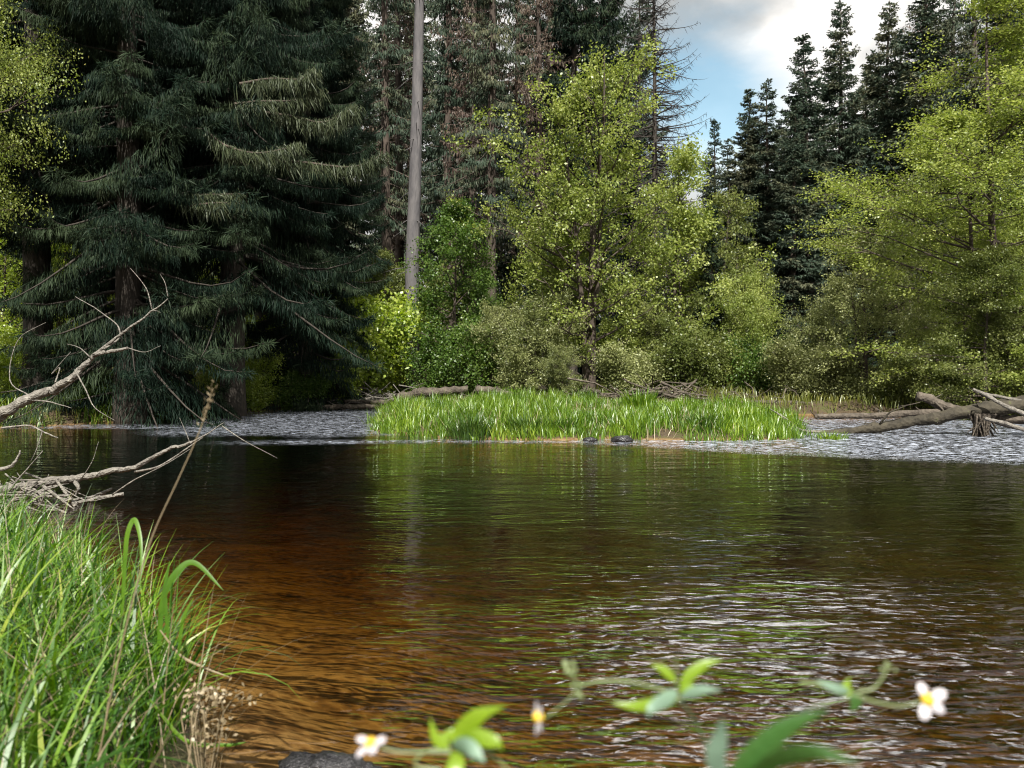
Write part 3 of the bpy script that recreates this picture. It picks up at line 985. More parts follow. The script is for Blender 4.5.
rng = np.random.default_rng(77)
X, Y = scatter(rng, 62000, -4.2, 8.4, 17, 33, lambda x, y: (sdist(ISL, x, y) > -.22 + .8 * (vnoise(x, y, .6, 5) - .5) + .4 * (vnoise(x, y, .2, 15) - .5)) & (vnoise(x, y, .7, 9) > .2))
L_ = .15 + .85 * vnoise(X, Y, .55, 8) * vnoise(X, Y, 2.2, 18) ** .5 * rng.uniform(.5, 1.2, len(X))
grass('island_grass', M['grass_island'], X, Y, L_, np.full(len(X), .026), 'bright yellow green grass covering the low island', rng)

X, Y = scatter(rng, 4500, -4.2, 8.4, 17, 33, lambda x, y: (sdist(ISL, x, y) > -.1) & (vnoise(x, y, 1.3, 19) > .35))
grass('dead_reeds', M['straw'], X, Y, rng.uniform(.2, .65, len(X)), np.full(len(X), .016), 'brown dead stalks mixed in the island grass', rng, bend=(.1, 1.6), lean=(0, .8))
X, Y = scatter(rng, 60000, -30, 26, 20, 46, lambda x, y: (sdist(FAR, x, y) > .0) & (sdist(ISL, x, y) < -.3) & (vnoise(x, y, 2.2, 6) > .2))
L_ = .2 + .4 * vnoise(X, Y, 1.5, 10) * rng.uniform(.5, 1.2, len(X))
grass('bank_grass', M['grass_bank'], X, Y, L_, np.full(len(X), .03), 'yellowish grass and weeds on the far banks under the trees', rng)


X, Y = scatter(rng, 16000, -19, -7.5, 20, 34, lambda x, y: (sdist(FAR, x, y) > -.15) & (sdist(FAR, x, y) < 2.6) & (vnoise(x, y, 1.6, 26) > .3))
grass('bank_edge_grass', M['grass_island'], X, Y, .25 + .45 * rng.random(len(X)), np.full(len(X), .028), 'taller lit grass hanging over the edge of the left bank', rng, bend=(.4, 1.8))


def tuft(x, y, n, h, w, mat, label, name='grass_tuft', group=None, wd=.014, z=None, bend=(.3, 1.5)):
    r = np.random.default_rng(int(abs(x * 971 + y * 131)))
    q = r.normal(0, w * .35, (n, 2))
    z = gz(x, y) if z is None else z
    mb = MB()
    L = h * r.uniform(.5, 1.15, n)
    az = np.arctan2(q[:, 1], q[:, 0]) + r.normal(0, .5, n)
    blades(mb, np.concatenate([q, np.full((n, 1), -.05)], 1), az, L, np.full(n, wd), r.uniform(*bend, n), r, 5, r.uniform(.0, .35, n)[:, None])
    o = mb.build(name, M[mat])
    o.location = (x, y, max(z, -.02))
    return tag(o, label, 'grass tuft', group)


tuft(spot(471, 17.6), 17.6, 420, .62, .55, 'grass_dark', 'dark green tussock hanging over the water at the island front', wd=.02)
tuft(spot(527, 18.0), 18.0, 380, .55, .6, 'grass_dark', 'dark tussock right of the biggest tussock on the island front', wd=.02)
tuft(spot(560, 18.2), 18.2, 260, .5, .5, 'grass_dark', 'smaller dark tussock on the island front edge', wd=.02)
tuft(spot(704, 18.2), 18.2, 260, .55, .5, 'grass_dark', 'dark tussock in the right half of the island', wd=.02)
tuft(spot(938 - 108, 17.7), 17.7, 160, .26, .5, 'grass_island', 'small green tuft standing in the riffle before the big log', wd=.018, z=0)
tuft(spot(640, 23), 23, 260, .8, .5, 'grass_island', 'tall bright weed clump standing out of the island grass', wd=.05, bend=(.2, .8))

# ------------------------------------------------------------------ wood


def limb(name, mat, pts, r0, r1, label, cat='log', twigs=(), rough=.10, sides=12, seed=1, group=None, stubs=0, cap=True):
    """a fallen log or branch through world points; twigs = [(points, r)]"""
    rg = np.random.default_rng(seed)
    c = catmull(pts, 9)
    wv = np.cumsum(rg.normal(0, r0 * .13, c.shape), 0)
    c = c + wv - np.linspace(0, 1, len(c))[:, None] * wv[-1]
    o0 = c[0].copy()
    mb = MB()
    rr = np.linspace(r0, r1, len(c)) * (1 + rg.normal(0, .05, len(c)))
    tube(mb, c - o0, rr, sides, cap=cap, rough=rough, rng=rg)
    root = mb.build(name, M[mat], smooth=True)
    root.location = o0
    tag(root, label, cat, group)
    for tp, tr_ in twigs:
        m2 = MB()
        q = catmull(tp, 5)
        q = q + np.cumsum(rg.normal(0, tr_ * .25, q.shape), 0) * np.linspace(0, 1, len(q))[:, None]
        tube(m2, q - o0, np.linspace(tr_, max(tr_ * .3, .002), len(q)), 6, cap=True)
        m2.build('twig', M[mat], root, smooth=True)
    for i in range(stubs):
        k = rg.integers(1, len(c) - 1)
        az = rg.random() * 6.28
        d = norm(np.array([math.cos(az), math.sin(az), rg.uniform(.1, 1.2)]))
        m2 = MB()
        l = rg.uniform(.15, .5)
        tube(m2, np.stack([c[k], c[k] + d * l * .6, c[k] + d * l + rg.normal(0, .04, 3)]) - o0, [.022, .015, .006], 5)
        m2.build('stub', M[mat], root)
    return root


# fallen timber on the right
limb('fallen_log', 'log_moss', [P(806, 434, 19.6), P(850, 431, 19.4), P(905, 424, 19.2), P(960, 413, 18.8), P(1060, 398, 18.4)], .085, .16, 'big dark mossy log lying over the riffle at the right', sides=14, seed=3, stubs=5,
     twigs=[([P(880, 424, 19.2), P(890, 412, 19.0), P(905, 404, 18.9)], .03)])
limb('fallen_log', 'log', [P(815, 417, 23), P(870, 416, 22.8), P(940, 412, 22.2)], .07, .10, 'thin straight log lying behind the big mossy log', seed=4, stubs=3)
limb('fallen_log', 'log', [P(917, 396, 19.5), P(948, 406, 19.2), P(985, 416, 18.9), P(1060, 425, 18.2)], .12, .09, 'grey log sloping down across the big mossy log', seed=5, stubs=4,
     twigs=[([P(935, 402, 19.2), P(944, 412, 19), P(938, 424, 18.8)], .03), ([P(975, 413, 18.8), P(1000, 424, 18.5), P(1040, 432, 18.2)], .05)])
limb('fallen_log', 'log_moss', [P(968, 410, 20.5), P(1000, 404, 20.4), P(1060, 398, 20.3)], .15, .18, 'mossy log end at the right edge behind the crossing logs', seed=6)
limb('dead_branch', 'branch_pale', [P(973, 389, 18.5), P(990, 397, 18.3), P(1010, 408, 18.1), P(1040, 420, 17.8)], .035, .055, 'bleached branch pointing up left above the crossing logs', 'branch', seed=7)
limb('dead_branch', 'branch_pale', [P(982, 393, 18.8), P(1005, 398, 18.6), P(1050, 408, 18.2)], .03, .04, 'thinner bleached branch close above the crossing logs', 'branch', seed=8)
limb('dead_branch', 'branch_pale', [P(985, 418, 18.0), P(1010, 425, 17.9), P(1045, 436, 17.6)], .04, .05, 'bleached branch sloping down in front of the log crossing', 'branch', seed=9)
limb('dead_branch', 'branch_pale', [P(770, 409, 20.5), P(785, 418, 20.0), P(800, 430, 19.6), P(822, 432, 19.4)], .02, .035, 'forked pale branch at the right end of the island', 'branch', seed=10,
     twigs=[([P(785, 418, 20), P(775, 426, 19.8), P(768, 434, 19.4)], .018), ([P(800, 420, 20), P(815, 425, 19.8), P(830, 428, 19.6)], .02)])


def rootplate():
    rg = np.random.default_rng(31)
    c = P(982, 428, 18.6)
    root = empty('root_plate', (c[0], c[1], -.1), 'dark clump of torn roots under the log crossing', 'roots')
    m = MB()
    for i in range(60):
        a = rg.uniform(-1.2, 1.2)
        p0 = np.array([rg.normal(0, .12), rg.normal(0, .12), .62])
        d = np.array([math.sin(a) * .5, rg.normal(0, .15), -1])
        l = rg.uniform(.4, .75)
        q = np.stack([p0, p0 + d * l * .5 + rg.normal(0, .04, 3), p0 + d * l])
        tube(m, q, [.03, .02, .006], 5)
    m.build('roots', M['log'], root)


rootplate()

# logs behind the island and the left channel
limb('fallen_log', 'log', [P(318, 408, 31), P(350, 407, 31), P(382, 406, 31.5)], .11, .09, 'short pale log at the water edge behind the fast water', seed=12)
limb('fallen_log', 'log', [P(345, 402, 33), P(390, 403, 32), P(418, 404, 31)], .10, .08, 'long thin log running to the left end of the island', seed=13)
limb('fallen_log', 'log', [P(398, 398, 32), P(430, 392, 31.5), P(468, 389, 31.5)], .22, .14, 'thick grey brown log behind the left end of the island', seed=14, stubs=4)
limb('fallen_log', 'log', [P(478, 390, 31), P(500, 392, 30.5), P(528, 396, 30)], .17, .11, 'short thick reddish log behind the middle of the island', seed=15, stubs=3)
limb('fallen_log', 'log_moss', [P(520, 385, 33), P(565, 390, 31.5), P(600, 392, 31)], .13, .09, 'dark log beneath the low pale willow bush', seed=16, stubs=4)
limb('fallen_log', 'log', [P(668, 402, 29), P(705, 406, 28), P(745, 409, 27)], .11, .13, 'grey log lying at the back right of the island', seed=17, stubs=5,
     twigs=[([P(715, 406, 27.6), P(724, 398, 27.2), P(733, 394, 27)], .03)])
limb('fallen_log', 'log', [P(735, 403, 29.5), P(790, 404, 29), P(835, 408, 28)], .07, .09, 'long thin log along the far bank before the dark gap', seed=18)


def brush(cx, cy, Y, w, h, dep, n, label, seed, mat='branch_pale', r=.016, lmax=1.8, z=None):
    rg = np.random.default_rng(seed)
    x = spot(cx, Y)
    z = gz(x, Y) if z is None else z
    root = empty('brushwood_pile', (x, Y, z), label, 'brushwood')
    m = MB()
    for i in range(n):
        p = np.array([rg.normal(0, w / 2.2), rg.normal(0, dep / 2), abs(rg.normal(0, h / 2))])
        a = rg.normal(.0, .55) + (math.pi if rg.random() < .5 else 0)
        l = rg.uniform(.4, lmax)
        d = np.array([math.cos(a), rg.normal(0, .5), math.sin(a) * .7 * (1 if rg.random() < .8 else 1.6)])
        q0 = p - d * l / 2
        q0[2] = max(q0[2], 0)
        q1 = p + d * l / 2
        q1[2] = max(q1[2], .0)
        qm = (q0 + q1) / 2 + rg.normal(0, .08, 3)
        rr = r * rg.uniform(.5, 2)
        tube(m, np.stack([q0, qm, q1]), [rr, rr * .8, rr * .3], 5)
    m.build('sticks', M[mat], root)
    return root


brush(375, 385, 35, 3.0, .7, 2.0, 260, 'heap of pale dry brushwood left of the pale bare trunk', 41)
brush(425, 388, 34, 2.2, .6, 1.5, 120, 'low scatter of dry brushwood at the foot of the pale bare trunk', 42)
brush(575, 388, 31, 4.0, .35, 1.5, 150, 'tangle of driftwood under the low pale willow bush', 43, 'log', .022)
brush(640, 385, 31, 2.2, .6, 1.2, 60, 'leaning grey driftwood right of the tallest alder trunk', 44, 'log', .03, 2.4)
brush(700, 392, 31, 3.4, .25, 1.5, 90, 'flat driftwood tangle at the back right of the island', 45, 'log', .02)
brush(505, 392, 31, 3.0, .3, 1.5, 80, 'driftwood tangle behind the middle of the island', 46, 'log', .02)
brush(915, 398, 24, 3.0, .9, 1.5, 220, 'thin twiggy brush behind the big mossy log', 47, 'log', .010, 1.2)
brush(300, 402, 32, 2.4, .35, .8, 60, 'dark roots and sticks at the edge of the left bank', 48, 'trunk_dark', .03)

# dead boughs at the left, lying out over the water
limb('dead_bough', 'branch_pale', [P(-30, 432, 9.3), P(0, 414, 9.3), P(30, 396, 9.3), P(55, 383, 9.3), P(75, 370, 9.3), P(93, 356, 9.35), P(128, 348, 9.4)], .078, .017,
     'pale dead bough rising from the left edge, upper one of the two', 'branch', seed=51, rough=.09,
     twigs=[([P(93, 356, 9.35), P(112, 341, 9.4), P(132, 325, 9.4), P(150, 311, 9.4), P(168, 297, 9.4)], .022),
            ([P(104, 349, 9.35), P(119, 338, 9.5), P(117, 325, 9.6), P(98, 310, 9.7), P(76, 297, 9.8)], .012),
            ([P(152, 309, 9.4), P(146, 288, 9.4), P(131, 268, 9.4)], .009),
            ([P(168, 297, 9.4), P(165, 283, 9.4), P(160, 274, 9.4)], .007),
            ([P(150, 311, 9.4), P(157, 311, 9.3), P(161, 313, 9.3)], .005),
            ([P(128, 348, 9.4), P(145, 352, 9.2), P(160, 345, 9.1)], .007),
            ([P(75, 370, 9.3), P(85, 388, 9.1), P(95, 407, 9.0), P(116, 420, 9.0)], .010),
            ([P(55, 383, 9.3), P(60, 368, 9.4), P(52, 374, 9.5), P(70, 352, 9.5)], .009),
            ([P(30, 396, 9.3), P(10, 380, 9.5), P(18, 340, 9.6), P(46, 322, 9.6)], .008),
            ([P(90, 357, 9.3), P(80, 348, 9.4), P(68, 344, 9.4)], .008),
            ([P(30, 400, 9.3), P(50, 402, 9.2), P(70, 408, 9.1)], .012)])
limb('dead_bough', 'branch_pale', [P(-30, 486, 8.6), P(0, 492, 8.7), P(35, 487, 8.9), P(75, 481, 9.0), P(105, 477, 9.0), P(135, 470, 9.0), P(165, 455, 9.0), P(192, 442, 9.0)], .058, .016,
     'pale dead bough touching the water at the left, lower one of the two', 'branch', seed=52, rough=.11,
     twigs=[([P(192, 442, 9.0), P(208, 433, 9.0), P(224, 422, 9.0)], .012),
            ([P(135, 472, 9.0), P(160, 466, 8.9), P(190, 447, 8.9), P(205, 437, 8.9)], .016),
            ([P(112, 495, 8.8), P(135, 480, 8.8), P(165, 465, 8.8), P(190, 450, 8.9)], .010),
            ([P(222, 426, 9.0), P(245, 441, 8.9), P(278, 458, 8.8)], .007),
            ([P(190, 443, 9.0), P(185, 430, 9.0), P(180, 418, 9.0)], .006),
            ([P(82, 478, 8.9), P(92, 462, 8.8), P(99, 442, 8.8)], .007),
            ([P(75, 481, 9.0), P(78, 490, 8.9), P(72, 499, 8.9)], .03),
            ([P(10, 490, 8.6), P(22, 474, 8.6), P(42, 450, 8.6)], .012),
            ([P(55, 483, 9), P(85, 500, 8.6), P(112, 497, 8.6)], .008),
            ([P(-5, 470, 8.8), P(12, 466, 8.8), P(22, 452, 8.8)], .03)])
brush(18, 492, 8.8, .9, .16, .4, 70, 'small snarl of pale sticks lying in the water around the lower bough', 54, r=.012, lmax=.8, z=.0)
limb('dead_branch', 'branch_pale', [P(2, 428, 9.2), P(30, 426, 9.2), P(45, 432, 9.1), P(58, 438, 9.0)], .012, .006, 'thin twig lying just above the water below the upper bough', 'branch', seed=53,
     twigs=[([P(42, 432, 9.1), P(36, 450, 9.0), P(30, 462, 9.0)], .006)])

# ------------------------------------------------------------------ foreground bank vegetation
rng = np.random.default_rng(99)
X, Y = scatter(rng, 26000, -4.6, -.25, 1.1, 6.2, lambda x, y: (sdist(NEAR, x, y) > -.02) & (x < -.50 - .25 * y))
k = rng.random(len(X)) < .62
X, Y = X[k], Y[k]
L_ = rng.uniform(.28, .72, len(X)) * (1 - .25 * smooth(2.5, 1.2, Y))
grass('sedge', M['grass_near'], X, Y, L_, rng.uniform(.006, .016, len(X)), 'lush green sedge filling the lower left bank', rng, bend=(.3, 2.2), lean=(.0, .35), segs=8)
X, Y = scatter(rng, 4000, -4.6, -.25, 1.1, 6.2, lambda x, y: (sdist(NEAR, x, y) > -.05) & (x < -.50 - .25 * y))
k = rng.random(len(X)) < .25
X, Y = X[k], Y[k]
grass('broad_sedge', M['grass_near'], X, Y, rng.uniform(.35, .75, len(X)), rng.uniform(.010, .020, len(X)), 'broader arching green blades among the sedge', rng, bend=(1.2, 2.6), lean=(.0, .5), segs=9)
X, Y = scatter(rng, 6000, -4.6, -.25, 1.1, 6.2, lambda x, y: (sdist(NEAR, x, y) > -.05) & (x < -.36 - .24 * y))
k = rng.random(len(X)) < .4
X, Y = X[k], Y[k]
grass('dry_grass', M['straw'], X, Y, rng.uniform(.3, .8, len(X)), rng.uniform(.002, .005, len(X)), 'dry straw stalks mixed in the green sedge', rng, bend=(.1, 1.8), lean=(.0, .6), segs=7)


def ribbon(mb, pts, w, a=.6, side=None, n=8, fold=0.0, herb=False):
    """a long leaf through points; two strips meeting in a shallow keel"""
    c = catmull(pts, n)
    d = norm(np.gradient(c, axis=0))
    ref = np.array([0, -1.0, .25]) if side is None else np.asarray(side, float)
    s = norm(np.cross(d, ref))
    nn = np.cross(s, d)
    t = np.linspace(0, 1, len(c))
    ww = (w * np.sin(np.clip(.12 + t * .88, 0, 1) * math.pi) ** .7)[:, None] / 2
    if herb:
        ww = (w * (np.sin(np.clip(t, 0, 1) ** .72 * math.pi) ** 1.15 + .06) * (1 + .07 * np.sin(t * 60)))[:, None] / 2
    v = np.stack([c - s * ww, c + nn * ww * fold, c + s * ww], 1).reshape(-1, 3)
    i = np.arange(len(c) - 1) * 3
    f = np.concatenate([np.stack([i, i + 1, i + 4, i + 3], -1), np.stack([i + 1, i + 2, i + 5, i + 4], -1)])
    mb.add(v, f, np.full(len(f), a))


# a few tall standing blades one can tell apart
def bladeobj(pts, w, mat, label, cat='grass blade', name='tall_sedge'):
    mb = MB()
    o0 = np.array(pts[0])
    ribbon(mb, [np.array(p) - o0 for p in pts], w, fold=.3)
    o = mb.build(name, M[mat], smooth=True)
    o.location = o0
    return tag(o, label, cat)


bladeobj([P(158, 660, 2.6), P(163, 600, 2.6), P(176, 573, 2.6), P(195, 563, 2.6), P(224, 591, 2.55)], .022, 'grass_near', 'broad sedge blade arching out over the water with drooping tip')
bladeobj([P(120, 650, 2.9), P(125, 560, 2.9), P(128, 532, 2.9), P(135, 520, 2.9), P(141, 545, 2.85), P(140, 590, 2.8)], .018, 'grass_near', 'sedge blade folded over at the upper edge of the sedge')
bladeobj([P(168, 640, 2.6), P(165, 590, 2.6), P(170, 560, 2.6)], .014, 'grass_near', 'upright blade beside the arching broad blade')
bladeobj([P(178, 660, 2.5), P(183, 620, 2.5), P(194, 597, 2.5)], .012, 'grass_near', 'short slanting blade right of the arching broad blade')
bladeobj([P(160, 630, 2.5), P(180, 655, 2.5), P(205, 668, 2.5), P(232, 678, 2.5)], .007, 'straw', 'thin straw coloured blade reaching right over the brown water')
bladeobj([P(150, 700, 2.4), P(185, 740, 2.4), P(225, 745, 2.4), P(247, 742, 2.4)], .012, 'grass_near', 'low blade lying right at the bottom of the sedge')


def drystem():
    o0 = P(96, 768, 1.75)
    g = gz(o0[0], o0[1])
    base = np.array([o0[0] - .05, o0[1], g])
    root = empty('dry_grass_stalk', base, 'tall leaning dry stalk with blurred seed head crossing the water', 'stalk')
    m = MB()
    c = catmull([base, P(110, 700, 1.75), P(133, 600, 1.75), P(153, 535, 1.75), P(178, 480, 1.75), P(200, 430, 1.75), P(213, 388, 1.75)], 6)
    tube(m, c - base, np.linspace(.002, .001, len(c)), 6)
    m.build('stem', M['straw'], root)
    h = MB()
    rg = np.random.default_rng(3)
    n = 60
    t = rg.random(n)
    p = P(202, 424, 1.75) * (1 - t)[:, None] + P(214, 385, 1.75) * t[:, None] - base + rg.normal(0, .004, (n, 3))
    leaves(h, p, rg.normal(0, .5, (n, 3)) + UP, .010, .003, rg)
    h.build('seed_head', M['straw'], root)


drystem()


def umbel():
    base0 = P(205, 790, 2.35)
    base = np.array([base0[0], base0[1], gz(base0[0], base0[1])])
    root = empty('dry_seed_plant', base, 'withered brown plant with drooping seed clusters at the sedge edge', 'plant')
    m, h = MB(), MB()
    rg = np.random.default_rng(8)
    for i in range(9):
        tip = P(rg.uniform(192, 242), rg.uniform(680, 735), 2.35 + rg.normal(0, .05))
        mid_ = (base + tip) / 2 + np.array([rg.normal(0, .05), 0, .10])
        q = catmull([base, mid_, tip + UP * .02, tip - UP * .02], 5) - base
        tube(m, q, np.linspace(.003, .001, len(q)), 5)
        for j in range(26):
            c = tip - base + rg.normal(0, .022, 3)
            u = rg.normal(0, 1, 3)
            leaves(h, c[None], u[None], .016, .010, rg)
    m.build('stems', M['straw'], root)
    h.build('seed_clusters', M['straw'], root)


umbel()


# ------------------------------------------------------------------ close wildflowers at the bottom edge
def herb(name, base, label, cat='wildflower'):
    return empty(name, base, label, cat)


def stem(root, pts, r, mat='stem_pale', name='stem'):
    b = np.array(root.location)
    m = MB()
    c = catmull(pts, 6)
    tube(m, c - b, np.linspace(r, r * .6, len(c)) * .72, 8)
    return m.build(name, M[mat], root, smooth=True)


def leafobj(root, pts, w, mat, side=None, fold=.35, name='leaf'):
    b = np.array(root.location)
    m = MB()
    ribbon(m, [np.array(p) - b for p in pts], w, fold=fold, side=side, n=12, herb=True)
    return m.build(name, M[mat], root, smooth=True)


def flower(root, c, size, face, npet=5, seed=0, spread=1.0, skip=()):
    """petals round a domed yellow centre, facing `face`"""
    b = np.array(root.location)
    fdir = norm(np.array(face, float))
    s = norm(np.cross(fdir, [0.1, .2, 1]))
    t = np.cross(s, fdir)
    rg = np.random.default_rng(seed)
    hd = MB()
    th = np.linspace(0, 2 * math.pi, 10, endpoint=False)
    rings = []
    for a_ in np.linspace(0, math.pi / 2, 5):
        rings.append((math.cos(a_), math.sin(a_)))
    pts = np.array([c - b + fdir * (size * .26 * q) for _, q in rings])
    tube(hd, np.concatenate([[c - b - fdir * size * .16], pts]), [size * .14] + [max(size * .24 * p, 1e-4) for p, _ in rings], 10)
    fh = hd.build('flower_centre', M['flower_centre'], root, smooth=True)
    for k in range(npet):
        if k in skip:
            continue
        a_ = 2 * math.pi * k / npet + rg.normal(0, .12)
        d = s * math.cos(a_) + t * math.sin(a_)
        d = norm(d * spread + fdir * .25)
        w = np.cross(fdir, d)
        m = MB()
        q = np.linspace(0, 1, 6)
        cen = c - b + d * (size * (.12 + rg.uniform(.42, .62) * q))[:, None] + fdir * (-.10 * size * q ** 2)[:, None]
        wd = size * rg.uniform(.14, .20) * np.array([.45, .8, 1.0, 1.05, .85, .35])
        v = np.stack([cen - w * wd[:, None], cen + fdir * .03 * size, cen + w * wd[:, None]], 1).reshape(-1, 3)
        i = np.arange(5) * 3
        f = np.concatenate([np.stack([i, i + 1, i + 4, i + 3], -1), np.stack([i + 1, i + 2, i + 5, i + 4], -1)])
        m.add(v, f, np.full(len(f), rg.random()))
        m.build('petal', M['petal'], root, smooth=True)


def budcluster(root, c, r, seed, n=7):
    b = np.array(root.location)
    rg = np.random.default_rng(seed)
    m = MB()
    for i in range(n):
        p = c - b + rg.normal(0, r * .55, 3)
        rr = r * rg.uniform(.28, .5)
        u = np.linspace(-1, 1, 6)
        tube(m, p + np.outer(u * rr * 1.2, UP), np.maximum(rr * np.sqrt(1 - u ** 2 * .999), 1e-4), 7)
    m.build('buds', M['stem_pale'], root, smooth=True)


D1 = .62
bz = gz(0, .8)
ra = herb('wildflower', (P(452, 800, D1)[0], D1 + .05, gz(-.05, D1)), 'low plant with bright green leaves and white flower at bottom left of centre')
stem(ra, [np.array(ra.location), P(455, 860, D1), P(452, 780, D1), P(450, 748, D1)], .0022)
stem(ra, [P(450, 752, D1), P(430, 752, D1), P(400, 752, D1), P(375, 746, D1)], .0019)
stem(ra, [P(440, 770, D1), P(415, 766, D1), P(425, 752, D1), P(450, 748, D1)], .0021)
stem(ra, [P(462, 745, D1), P(480, 750, D1), P(500, 762, D1), P(512, 775, D1)], .0019)
flower(ra, P(371, 744, D1), .021, (-.25, -.35, .75), 5, 1, skip=(1,))
leafobj(ra, [P(455, 748, D1), P(462, 735, D1), P(478, 716, D1 - .01), P(505, 706, D1 - .02)], .016, 'leaf_lit')
leafobj(ra, [P(450, 750, D1), P(436, 738, D1), P(430, 718, D1)], .008, 'leaf_lit')
leafobj(ra, [P(458, 748, D1), P(475, 738, D1 - .02), P(495, 742, D1 - .03), P(503, 750, D1 - .03)], .012, 'leaf_lit')
leafobj(ra, [P(452, 746, D1), P(470, 748, D1 - .03), P(485, 762, D1 - .04)], .013, 'leaf_silver')
leafobj(ra, [P(452, 752, D1), P(455, 768, D1 - .02), P(452, 800, D1 - .03)], .014, 'leaf_lit')
leafobj(ra, [P(448, 750, D1), P(442, 742, D1 + .01), P(455, 732, D1 + .02), P(466, 738, D1)], .008, 'leaf_lit')

D2 = .66
rb_ = herb('wildflower', (P(700, 800, D2)[0], D2 + .06, gz(.15, D2)), 'branching plant with pale arching stem and orange centred flower in the middle')
b0 = np.array(rb_.location)
stem(rb_, [b0, P(735, 900, D2), P(714, 775, D2), P(697, 725, D2), P(680, 700, D2)], .0019, 'stem_dark')
stem(rb_, [P(680, 700, D2), P(662, 690, D2), P(630, 682, D2), P(600, 681, D2), P(580, 686, D2)], .0020)
stem(rb_, [P(580, 686, D2), P(568, 700, D2), P(553, 712, D2), P(545, 718, D2)], .0013)
stem(rb_, [P(580, 686, D2), P(572, 675, D2), P(572, 660, D2)], .0014)
stem(rb_, [P(678, 702, D2), P(677, 680, D2), P(676, 655, D2)], .0013)
flower(rb_, P(539, 717, D2), .021, (-.95, -.3, .1), 5, 4)
budcluster(rb_, P(570, 668, D2), .007, 5)
budcluster(rb_, P(578, 690, D2), .006, 6)
leafobj(rb_, [P(678, 695, D2), P(665, 702, D2), P(635, 706, D2 - .01), P(612, 703, D2 - .01)], .010, 'leaf_lit')
leafobj(rb_, [P(678, 692, D2), P(668, 698, D2 - .01), P(652, 708, D2 - .03), P(648, 718, D2 - .03)], .011, 'leaf_silver')
leafobj(rb_, [P(680, 690, D2), P(690, 675, D2), P(706, 664, D2), P(722, 660, D2)], .009, 'leaf_lit')
leafobj(rb_, [P(676, 682, D2), P(664, 670, D2), P(650, 664, D2)], .007, 'leaf_lit')
leafobj(rb_, [P(680, 692, D2), P(688, 688, D2), P(700, 690, D2)], .010, 'leaf_lit')
leafobj(rb_, [P(680, 698, D2), P(700, 690, D2 - .01), P(722, 690, D2 - .02)], .008, 'leaf_silver')

rc = herb('leafy_plant', (P(745, 820, .52)[0], .56, gz(.1, .6)), 'plant with big pointed dark green leaves at the bottom edge', 'plant')
b0 = np.array(rc.location)
stem(rc, [b0, P(750, 950, .52), P(738, 830, .52), P(730, 780, .52)], .0024, 'stem_dark')
leafobj(rc, [P(730, 790, .52), P(750, 762, .51), P(785, 728, .50), P(828, 710, .49)], .016, 'leaf_deep')
leafobj(rc, [P(728, 790, .52), P(716, 760, .50), P(720, 735, .49), P(722, 718, .48)], .012, 'leaf_silver')
leafobj(rc, [P(735, 790, .52), P(775, 762, .47), P(815, 752, .44), P(860, 764, .42)], .012, 'leaf_deep')
leafobj(rc, [P(735, 800, .52), P(790, 790, .47), P(830, 775, .45)], .014, 'leaf_deep')

D3 = .66
rd = herb('wildflower', (P(852, 800, D3)[0] - .05, D3 + .05, gz(.3, D3)), 'plant with the rightmost white flower above the rippled water')
b0 = np.array(rd.location)
stem(rd, [b0, P(800, 900, D3), P(770, 770, D3), P(800, 715, D3), P(850, 697, D3)], .0016, 'stem_dark')
stem(rd, [P(800, 682, D3), P(825, 686, D3), P(852, 692, D3)], .0020)
stem(rd, [P(852, 694, D3), P(875, 702, D3), P(900, 706, D3), P(920, 702, D3)], .0019)
stem(rd, [P(858, 692, D3), P(874, 688, D3), P(886, 672, D3), P(890, 664, D3)], .0018)
flower(rd, P(927, 700, D3), .024, (-.1, -.9, .4), 5, 9, skip=(0,))
budcluster(rd, P(888, 667, D3), .005, 12, 5)
leafobj(rd, [P(852, 697, D3), P(846, 688, D3), P(850, 678, D3)], .009, 'leaf_lit')
leafobj(rd, [P(852, 692, D3), P(856, 702, D3), P(850, 712, D3)], .010, 'leaf_deep')
leafobj(rd, [P(850, 692, D3), P(835, 688, D3 - .01), P(815, 680, D3 - .01)], .007, 'leaf_silver')


def rock(cx, cy, Y, r, label, seed):
    rg = np.random.default_rng(seed)
    p = P(cx, cy, Y)
    bm_v, n = [], 18
    m = MB()
    th = np.linspace(0, 2 * math.pi, 28, endpoint=False)
    u = np.linspace(0, math.pi, n)
    U, T = np.meshgrid(u, th, indexing='ij')
    rad = r * (1 + .35 * (vnoise(np.cos(T) * np.sin(U) * 3 + 9, np.cos(U) * 3 + np.sin(T) * np.sin(U) * 2, .8, seed) - .5) + rg.normal(0, .03, U.shape))
    v = np.stack([rad * np.sin(U) * np.cos(T) * 1.5, rad * np.sin(U) * np.sin(T), rad * np.cos(U) * .6], -1)
    i = np.arange(n - 1)[:, None] * 28
    j = np.arange(28)[None]
    k = (j + 1) % 28
    m.add(v.reshape(-1, 3), np.stack([i + j, i + 28 + j, i + 28 + k, i + k], -1).reshape(-1, 4))
    o = m.build('wet_rock', M['rock'])
    o.location = p
    return tag(o, label, 'rock')


rock(325, 775, 2.9, .12, 'wet black rock glinting at the bottom edge, biggest of them', 1)
rock(362, 776, 2.85, .06, 'small wet black rock right of the biggest one', 2)
rock(622, 440, 17.0, .16, 'dark stone at the front edge of the island', 3)
rock(590, 440, 17.1, .10, 'smaller stone left of the dark stone at the island front', 4)



